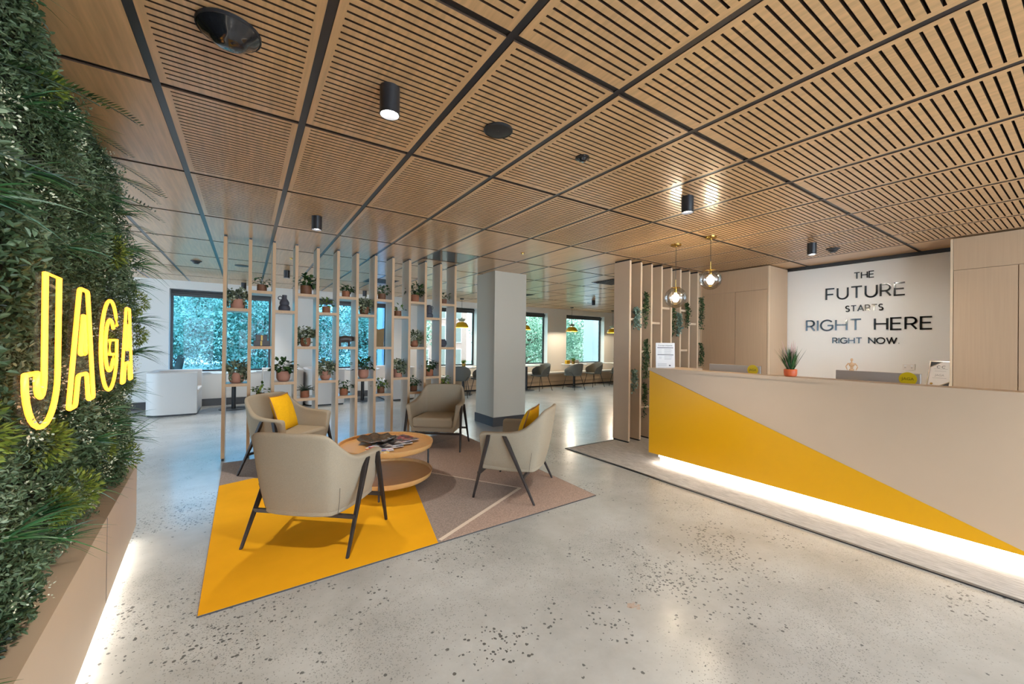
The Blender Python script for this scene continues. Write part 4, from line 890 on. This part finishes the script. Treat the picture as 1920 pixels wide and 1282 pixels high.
# mossy yellow-green cushions
fb = MB()
for k in range(16):
    cs, cz = g.uniform(YA + .2, YZ - .1), g.uniform(.6, 2.4); n = 420; d = rdir(g, n); d[:, 0] = np.abs(d[:, 0])
    R_ = g.uniform(.06, .11); Q = np.array([float(surf(np.array(cs), np.array(cz))) - .03, cs, cz]) + d * R_ * g.uniform(.6, 1, n)[:, None]
    leaves(fb, Q, d + rdir(g, n) * .5, rdir(g, n), g.uniform(.014, .026, n), g.uniform(.005, .008, n), fold=False)
raw(fb, 'moss', M['g_moss'], lw, 'stuff')
fb = MB()
for k in range(75):
    cs, cz = g.uniform(YA, YZ - .05), g.uniform(.55, 2.5); n = g.integers(14, 36); d = rdir(g, n); d[:, 0] = np.abs(d[:, 0])
    Q = np.array([float(surf(np.array(cs), np.array(cz))) + .005, cs, cz]) + d * .05 * g.uniform(.4, 1, n)[:, None]
    leaves(fb, Q, d + rdir(g, n) * .6, rdir(g, n) + [1, 0, 0], g.uniform(.006, .011, n), g.uniform(.004, .007, n), fold=False)
raw(fb, 'small_flowers', M['flower'], lw, 'stuff')
# grass tufts, each a part
spots = [(S1 - .02, 2.0), (S1 - .02, 1.75), (S1 - .0, 1.28), (S1, 1.02), (S1 - .02, .82), (1.35, .62), (.95, 2.15), (1.2, 1.9), (.55, 1.85), (.1, 1.72), (-.35, 1.86), (-.7, 1.7), (-.2, 2.1), (.45, 2.35), (.9, .9), (.35, .92), (-.1, .78), (-.5, .85), (.75, 1.0), (1.1, 1.12), (-.85, .62), (.1, .6), (.62, .66), (S1 + .02, 1.9), (S1 + .0, .68), (-1.1, 2.0), (-.55, 2.3), (1.5, 2.2), (S1-.05, 1.5)]
for k, (a, z) in enumerate(spots):
    x = float(surf(np.array(a), np.array(z))); end = a > S1 - .1
    gm = grass(34 if end else 26, g, .10, .27 if end else .22, .6, .0052, (x - .05, a, z), (1.0, .55 if end else g.uniform(-.3, .5), .45 if end else .5), droop=.55, rad=.03, segs=6)
    raw(gm, 'grass_tuft', M['g_grass'], lw)
def frond(x, a, z, d, Ls):
    fb = MB(); m_ = 26; tt = np.linspace(.05, 1, m_)[:, None]; d = np.array(d, float); d /= np.linalg.norm(d)
    Q = np.array([x, a, z]) + d * tt * Ls + np.array([0, 0, -1]) * tt ** 2 * Ls * .35; sd = np.cross(d, [.25, 0, 1]); sd /= np.linalg.norm(sd)
    for sg in (-1, 1): leaves(fb, Q, np.tile(sd * sg, (m_, 1)) + d * .45, np.tile([.4, 0, .9], (m_, 1)), .045 * np.sin(PI * np.clip(1.02 - tt[:, 0] * .88, 0, 1)) + .008, .0055, fold=False)
    fb.tube([tuple(p) for p in Q[::4]], .0014, 4)
    return fb
for k, (a, z, d) in enumerate([(.3, 2.28, (1, .5, .2)), (.55, 2.2, (1, .6, 0)), (.75, 2.12, (1, .5, .1)), (1.05, 2.02, (1, .6, 0)), (-.6, 2.05, (1, .2, .3)), (-.2, 1.9, (1, -.2, .1)), (.0, 2.3, (1, .3, .2)), (-.9, 1.75, (1, .4, .3)), (.2, 2.05, (1, .3, .3)), (1.3, 2.1, (1, .5, .3)), (.85, 2.35, (1, .3, -.1))]):
    raw(frond(float(surf(np.array(a), np.array(z))) - .03, a, z, d, .27), 'fern_frond', M['g_fern' if k % 2 else 'g_dark'], lw)
# neon letters
ns = thing('neon_sign', 'glowing yellow outline neon letters JAGA mounted on the living wall', 'neon sign', (-.52, 2.12, 0), ang)
def rnd(pts, r=.016, n=3):
    out = []; m_ = len(pts)
    for i in range(m_):
        a, b, c = Vector(pts[i - 1]), Vector(pts[i]), Vector(pts[(i + 1) % m_]); u_ = (a - b); v_ = (c - b)
        rr = min(r, u_.length * .45, v_.length * .45); p0 = b + u_.normalized() * rr; p1 = b + v_.normalized() * rr
        for k in range(n + 1):
            q = k / n; out.append(tuple((p0 * (1 - q) ** 2 + b * 2 * q * (1 - q) + p1 * q * q)))
    return out
def oarc(cx, cz, rx, rz_, a0, a1, n=12): return arc(cx, cz, rx, rz_, a0, a1, n)
J = [(-.545, 1.555), (-.42, 1.555), (-.42, 1.29)] + oarc(-.553, 1.28, .133, .135, 0, -180, 14) + [(-.686, 1.29), (-.60, 1.29)] + oarc(-.572, 1.27, .03, .045, 180, 360, 6) + [(-.542, 1.3)]
A1 = [[(-.30, 1.155), (-.185, 1.55), (-.07, 1.55), (.05, 1.155), (-.035, 1.155), (-.065, 1.255), (-.185, 1.255), (-.215, 1.155)], [(-.165, 1.325), (-.125, 1.47), (-.085, 1.325)]]
Gc = oarc(.362, 1.352, .19, .2, 28, 335, 26) + [(.535, 1.375), (.36, 1.375), (.36, 1.31), (.45, 1.31)] + oarc(.362, 1.352, .10, .115, -35, -318, 18)
A2 = [[(x + .985, z - .003) for x, z in p] for p in A1]
XO = .035
ACR = bpy.data.materials.new('backing_acrylic'); ACR.use_nodes = True; _b = ACR.node_tree.nodes['Principled BSDF']
_b.inputs['Alpha'].default_value = .07; _b.inputs['Roughness'].default_value = .7; _b.inputs['Specular IOR Level'].default_value = 0; _b.inputs['Base Color'].default_value = (.3, .3, .28, 1)
for nm, contours in (('letter_j', [J]), ('letter_a', A1), ('letter_g', [Gc]), ('letter_a', A2)):
    nb = MB()
    for c in contours:
        pts = [(XO, y, z) for y, z in (rnd(c) if len(c) < 12 else c)]
        nb.tube(pts, .0065, 8, closed=True)
    o = nb.build(nm, M['neon'], ns, smooth=True)
    bb = MB(); c = contours[0]; n = len(c)
    bb.add([(XO - .012, y, z) for y, z in c] + [(XO - .018, y, z) for y, z in c], [tuple(range(n)), tuple(range(n, 2 * n))[::-1]] + [(i, (i + 1) % n, n + (i + 1) % n, n + i) for i in range(n)])
    bb.build('acrylic_backing', ACR, o)
# ------------------------------------------------------------------ cafe
def tub(label, x, y, facing):
    t = thing('tub_sofa', label, 'sofa', (x, y, 0), 0 if facing > 0 else PI, 'white tub sofas by the windows')
    # opens towards local +x ; back at -x
    D, Wd, Hh, th = .74, 1.0, .79, .09
    def U(o_):
        pts = [(D / 2, -Wd / 2 + o_)]
        pts += [(-D / 2 + .24 + (.24 - o_) * math.cos(a), -Wd / 2 + .24 + (.24 - o_) * math.sin(a)) for a in np.linspace(-PI / 2, -PI, 8)]
        pts += [(-D / 2 + .24 + (.24 - o_) * math.cos(a), Wd / 2 - .24 + (.24 - o_) * math.sin(a)) for a in np.linspace(PI, PI / 2, 8)]
        return pts + [(D / 2, Wd / 2 - o_)]
    A = U(0); B = U(th); n = len(A)
    rows = [[(A[i][0], A[i][1], .03), (A[i][0], A[i][1], Hh - .015), ((A[i][0] * .8 + B[i][0] * .2), (A[i][1] * .8 + B[i][1] * .2), Hh), ((A[i][0] * .2 + B[i][0] * .8), (A[i][1] * .2 + B[i][1] * .8), Hh), (B[i][0], B[i][1], Hh - .015), (B[i][0], B[i][1], .03)] for i in range(n)]
    loft(rows).build('shell', M['sofa'], t, smooth=True)
    MB().prism(B, .03, .36).build('seat_base', M['sofa'], t)
    MB().box(-D / 2 + .12, D / 2 + .01, -Wd / 2 + th + .005, Wd / 2 - th - .005, .36, .46).build('seat_cushion', M['seatpad'], t, bevel=.02)
    MB().prism([(a * .96, b * .97) for a, b in A], 0, .03).build('base', M['black'], t)
    return t
tub('white tub sofa at far left beside the first window, opening to the right', -1.12, 9.86, 1)
tub('white tub sofa facing left behind the second and third screen bays', .66, 9.86, -1)
tub('white tub sofa back to back with another, behind the fourth and fifth screen bays', 1.44, 9.86, 1)
tub('white tub sofa facing left behind the eighth and ninth screen bays', 3.12, 9.86, -1)
def cafe_table(label, x, y, r=.40, z=.745, rx=1.0):
    t = thing('cafe_table', label, 'table', (x, y, 0), 0, 'white topped pedestal tables')
    MB().lathe([(.001, z - .025), (r - .01, z - .025), (r, z - .015), (r, z), (.001, z)], n=48, cap=False, sx=rx).build('tabletop', M['tabletop'], t, smooth=True)
    MB().tube([(0, 0, .012), (0, 0, z - .025)], .038, 20).build('pedestal', M['blackmetal'], t, smooth=True)
    MB().lathe([(.25, 0), (.25, .008), (.04, .014), (.001, .014)], n=40).build('base', M['blackmetal'], t, smooth=True)
    return t
cafe_table('white table with black pedestal between the two left tub sofas', -.2, 9.8, .38)
cafe_table('white table with black pedestal between the right pair of tub sofas', 2.3, 9.8, .38)
TC = [(4.86, 'white round cafe table left of the column under a yellow pendant'), (6.95, 'white round cafe table just showing right of the column'), (8.87, 'white round cafe table in front of the far right window'), (10.83, 'white cafe table half hidden by the blade divider')]
for x, l in TC: cafe_table(l, x, 9.62, .42, .745)
def small_plant(label, x, y, z, pm='gold'):
    t = thing('table_plant', label, 'plant', (x, y, z), 0, 'little plants on the cafe tables'); g2 = np.random.default_rng(int(x * 100) % 999)
    MB().lathe([(.04, 0), (.05, .005), (.05, .09), (.045, .09), (.044, .08)], n=24, cap=False).add([(.035 * math.cos(a), .035 * math.sin(a), .0005) for a in np.linspace(0, 2 * PI, 13)[:-1]], [tuple(range(12))]).build('pot', M[pm], t, smooth=True)
    raw(grass(90, g2, .09, .17, .9, .014, (0, 0, .08), droop=.2), 'foliage', M['g_bright'], t); return t
small_plant('spiky little plant in a gold pot on the table left of the column', 4.86, 9.6, .745)
small_plant('spiky little plant in a yellow pot in front of the far right window', 8.8, 9.6, .745)
small_plant('spiky little plant on the table half hidden by the blade divider', 10.83, 9.6, .745)
small_plant('little plant on the table seen through the sixth screen bay', 2.05, 9.7, .745)
o = MB().box(-.07, .07, -.05, .05, 0, .12).build('yellow_box', M['shadeyel'], None, bevel=.01); o.location = (8.66, 9.72, .745); tag(o, 'yellow box beside the spiky plant on the far right window table', 'box')
# bench along the window wall
bn = thing('window_bench', 'long oak fronted bench with pale seat pad under the windows', 'bench', (0, 0, 0))
MB().box(3.9, 13.5, 10.06, 10.49, .05, .40).build('front', M['bench'], bn); MB().box(3.9, 13.5, 10.05, 10.06, .16, .165).build('groove', M['skirt'], bn); MB().box(3.95, 13.5, 10.12, 10.48, 0, .05).build('kick', M['skirt'], bn)
MB().box(3.9, 13.5, 10.03, 10.485, .40, .46).build('seat_pad', M['seatpad'], bn, bevel=.015)
for x, l in ((7.05, 'grey cushion on the window bench just right of the column'), (9.55, 'grey cushion on the window bench right of the yellow box')):
    t = thing('bench_cushion', l, 'cushion', (x, 10.36, .655), 0); t.rotation_euler = (-.25, 0, 0); m_ = MB(); n = 10
    for sg in (-1, 1):
        vs = [((-1 + 2 * i / n) * .25, sg * .06 * ((1 - abs(-1 + 2 * i / n) ** 3) * (1 - abs(-1 + 2 * j / n) ** 3)) ** .5, (-1 + 2 * j / n) * .19) for j in range(n + 1) for i in range(n + 1)]
        m_.add(vs, [(j * (n + 1) + i, j * (n + 1) + i + 1, (j + 1) * (n + 1) + i + 1, (j + 1) * (n + 1) + i) for j in range(n) for i in range(n)])
    m_.build('cover', M['greyfab'], t, smooth=True)
# shell chairs
def make_shell_chair(label, x, y, rz):
    t = thing('cafe_chair', label, 'chair', (x, y, 0), rz, 'grey shell chairs in the cafe')   # faces local +y
    full = [(.27, .17, .62, .2, .2, .44), (.285, .06, .66, .21, .1, .43), (.275, -.08, .72, .2, -.05, .425), (.235, -.18, .78, .17, -.15, .43), (.14, -.245, .81, .1, -.2, .435), (0, -.262, .815, 0, -.215, .435)]
    full = full + [(-a, b, c, -d_, e, f_) for (a, b, c, d_, e, f_) in full[-2::-1]]; rows = []
    for (xt, yt, zt, xb, yb, zb) in full:
        T = Vector((xt, yt, zt)); B = Vector((xb, yb, zb)); nv = Vector((-xt, -.0 - yt, 0)).normalized() * .018
        rows.append([tuple(B), tuple(B.lerp(T, .5) - nv * 1.3), tuple(T), tuple(T + nv), tuple(B.lerp(T, .5) - nv * .3), tuple(B + nv)])
    loft(rows).build('shell', M['grey'], t, smooth=True, sub=1)
    MB().prism([(-.2, .24), (-.21, .05), (-.17, -.15), (-.1, -.2), (.1, -.2), (.17, -.15), (.21, .05), (.2, .24)], .42, .455).build('seat', M['grey'], t, bevel=.012)
    for sx in (-1, 1):
        for (a, b) in ((.16, .25), (-.12, -.24)): MB().tube([(sx * .17, a, .42), (sx * .235, b, .0)], .0085, 8).build('leg', M['blackmetal'], t, smooth=True)
        MB().tube([(sx * .18, .1, .42), (sx * .23, .12, .52), (sx * .235, -.1, .52), (sx * .16, -.15, .42)], .006, 6).build('arm_wire', M['blackmetal'], t, smooth=True)
    return t
c0 = make_shell_chair('grey shell chair right beside the white column facing left', 7.34, 9.40, PI / 2)
for x, y, rz, l in ((8.38, 9.10, .1, 'grey shell chair seen from behind at the far right window table'), (9.55, 9.4, PI / 2 - .1, 'grey shell chair in side view right of the chair seen from behind'), (10.42, 9.12, .4, 'grey shell chair partly hidden by the blade divider'), (4.55, 9.2, -.6, 'dark grey shell chair seen between last screen post and armchair'), (5.24, 9.25, PI / 2, 'grey shell chair half hidden behind the left edge of the column')):
    c = copy_tree(c0); c.location = (x, y, 0); c.rotation_euler = (0, 0, rz); c['label'] = l
# yellow enamel pendants
def cafe_pendant(label, x, y):
    t = thing('dome_pendant', label, 'pendant light', (x, y, CEIL), 0, 'yellow dome pendants over the cafe tables'); z = 1.80 - CEIL
    MB().lathe([(.001, 0), (.055, 0), (.05, -.025), (.001, -.028)], n=24, cap=False).build('canopy', M['blackmetal'], t, smooth=True)
    MB().tube([(0, 0, -.028), (0, 0, z + .27)], .004, 6).build('cord', M['blackmetal'], t)
    MB().lathe([(.19, z), (.188, z + .035), (.165, z + .085), (.12, z + .13), (.05, z + .155), (.048, z + .15), (.115, z + .123), (.158, z + .08), (.18, z + .033), (.184, z)], n=40, cap=False).build('shade', M['shadeyel'], t, smooth=True)
    MB().lathe([(.03, z + .15), (.075, z + .185), (.1, z + .235), (.096, z + .237), (.04, z + .2), (.012, z + .27), (.001, z + .27)], n=32, cap=False).build('upper_bowl', M['shadegreen'], t, smooth=True)
    MB().lathe([(.001, z + .03), (.03, z + .045), (.035, z + .075), (.02, z + .11), (.001, z + .13)], n=20, cap=False).build('bulb', mat('warm_bulb', (1, 1, 1), .3, emit=(1, .86, .62), estr=10) if 'warm_bulb' not in bpy.data.materials else bpy.data.materials['warm_bulb'], t, smooth=True)
    light('POINT', 'lamp', (0, 0, z + .035), 26, (1, .84, .62), t, shadow_soft_size=.04)
    return t
for x, l in ((4.86, 'yellow dome pendant with green cap left of the column'), (6.95, 'yellow dome pendant hidden mostly by the column'), (8.86, 'yellow dome pendant in front of the far right window'), (10.79, 'yellow dome pendant cut off by the blade divider')): cafe_pendant(l, x, 9.75)
# ------------------------------------------------------------------ outside
tag(MB().box(-40, 60, YB + .31, 70, -2.2, -2.0).build('ground', mat('outdoor_ground', S(120, 130, 110), .9)), kind='structure')
def tree(label, x, y, h, R_, seed, n=9000, zc=None, lean=0):
    t = thing('garden_tree', label, 'tree', (x, y, -2.0), 0, 'trees outside the windows'); g2 = np.random.default_rng(seed)
    tb = MB(); tb.tube([(0, 0, 0), (lean * .3, 0, h * .3), (lean, 0, h * .62)], .16, 10, r2=.07)
    cs = []
    for k in range(15):
        a = g2.uniform(0, 2 * PI); e = g2.uniform(-.15, 1); q = g2.uniform(.35, .62)
        st = np.array([lean * q, 0, h * q]); en = st + np.array([math.cos(a) * math.cos(e * .9), math.sin(a) * math.cos(e * .9), math.sin(e * .9)]) * R_ * g2.uniform(.6, 1.0)
        md_ = (st + en) / 2 + rdir(g2, 1)[0] * .15; tb.tube([tuple(st), tuple(md_), tuple(en)], .045, 6, r2=.012); cs += [md_, en, (md_ + en) / 2]
    tb.build('trunk', M['bark'], t, smooth=True)
    cs = np.array(cs); idx = g2.integers(0, len(cs), n); P = cs[idx] + rdir(g2, n) * (g2.uniform(0, 1, n) ** .5)[:, None] * R_ * .27
    fb = MB(); leaves(fb, P, rdir(g2, n) + [0, -.2, -.2], rdir(g2, n) + [0, -.6, .5], g2.uniform(.07, .125, n), g2.uniform(.03, .06, n), fold=False)
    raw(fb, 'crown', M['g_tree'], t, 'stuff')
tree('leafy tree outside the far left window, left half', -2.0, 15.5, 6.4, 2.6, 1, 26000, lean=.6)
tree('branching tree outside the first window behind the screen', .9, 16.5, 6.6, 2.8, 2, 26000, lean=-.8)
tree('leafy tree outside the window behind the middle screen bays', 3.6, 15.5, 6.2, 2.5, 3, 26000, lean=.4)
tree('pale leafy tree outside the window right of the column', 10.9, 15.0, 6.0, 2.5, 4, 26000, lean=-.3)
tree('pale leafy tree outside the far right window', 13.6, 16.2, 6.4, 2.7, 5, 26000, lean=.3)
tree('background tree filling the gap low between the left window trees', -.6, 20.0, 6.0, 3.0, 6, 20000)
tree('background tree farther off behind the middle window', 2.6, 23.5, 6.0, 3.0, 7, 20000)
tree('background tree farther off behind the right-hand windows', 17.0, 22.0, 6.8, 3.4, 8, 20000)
b_ = thing('neighbouring_building', 'pale brick building with a window grid outside the window left of the column', 'building', (8.6, 21, -2))
MB().box(-3.2, 2.2, 0, 4, 0, 9).build('wall', mat('pale_pink_brick', S(186, 150, 142), .85, nscale=30, namt=.08), b_)
for i in range(5):
    for j in range(6):
        f = MB().box(-2.9 + i * 1.0, -2.9 + i * 1.0 + .74, -.05, .0, .7 + j * 1.35, 1.7 + j * 1.35).build('window', M['white'], b_)
        MB().box(-2.86 + i * 1.0, -2.86 + i * 1.0 + .66, -.06, -.05, .74 + j * 1.35, 1.66 + j * 1.35).build('pane', M['greyfab'], f)
for x0, x1, l in ((3.28, 3.9, 'white rendered pillar outside the middle window'), (11.75, 12.9, 'broad white rendered pillar outside the far right window')):
    tag(MB().box(x0, x1, 11.7, 12.2, -2, 4).build('outdoor_pillar', M['concrete_out']), l, 'pillar')
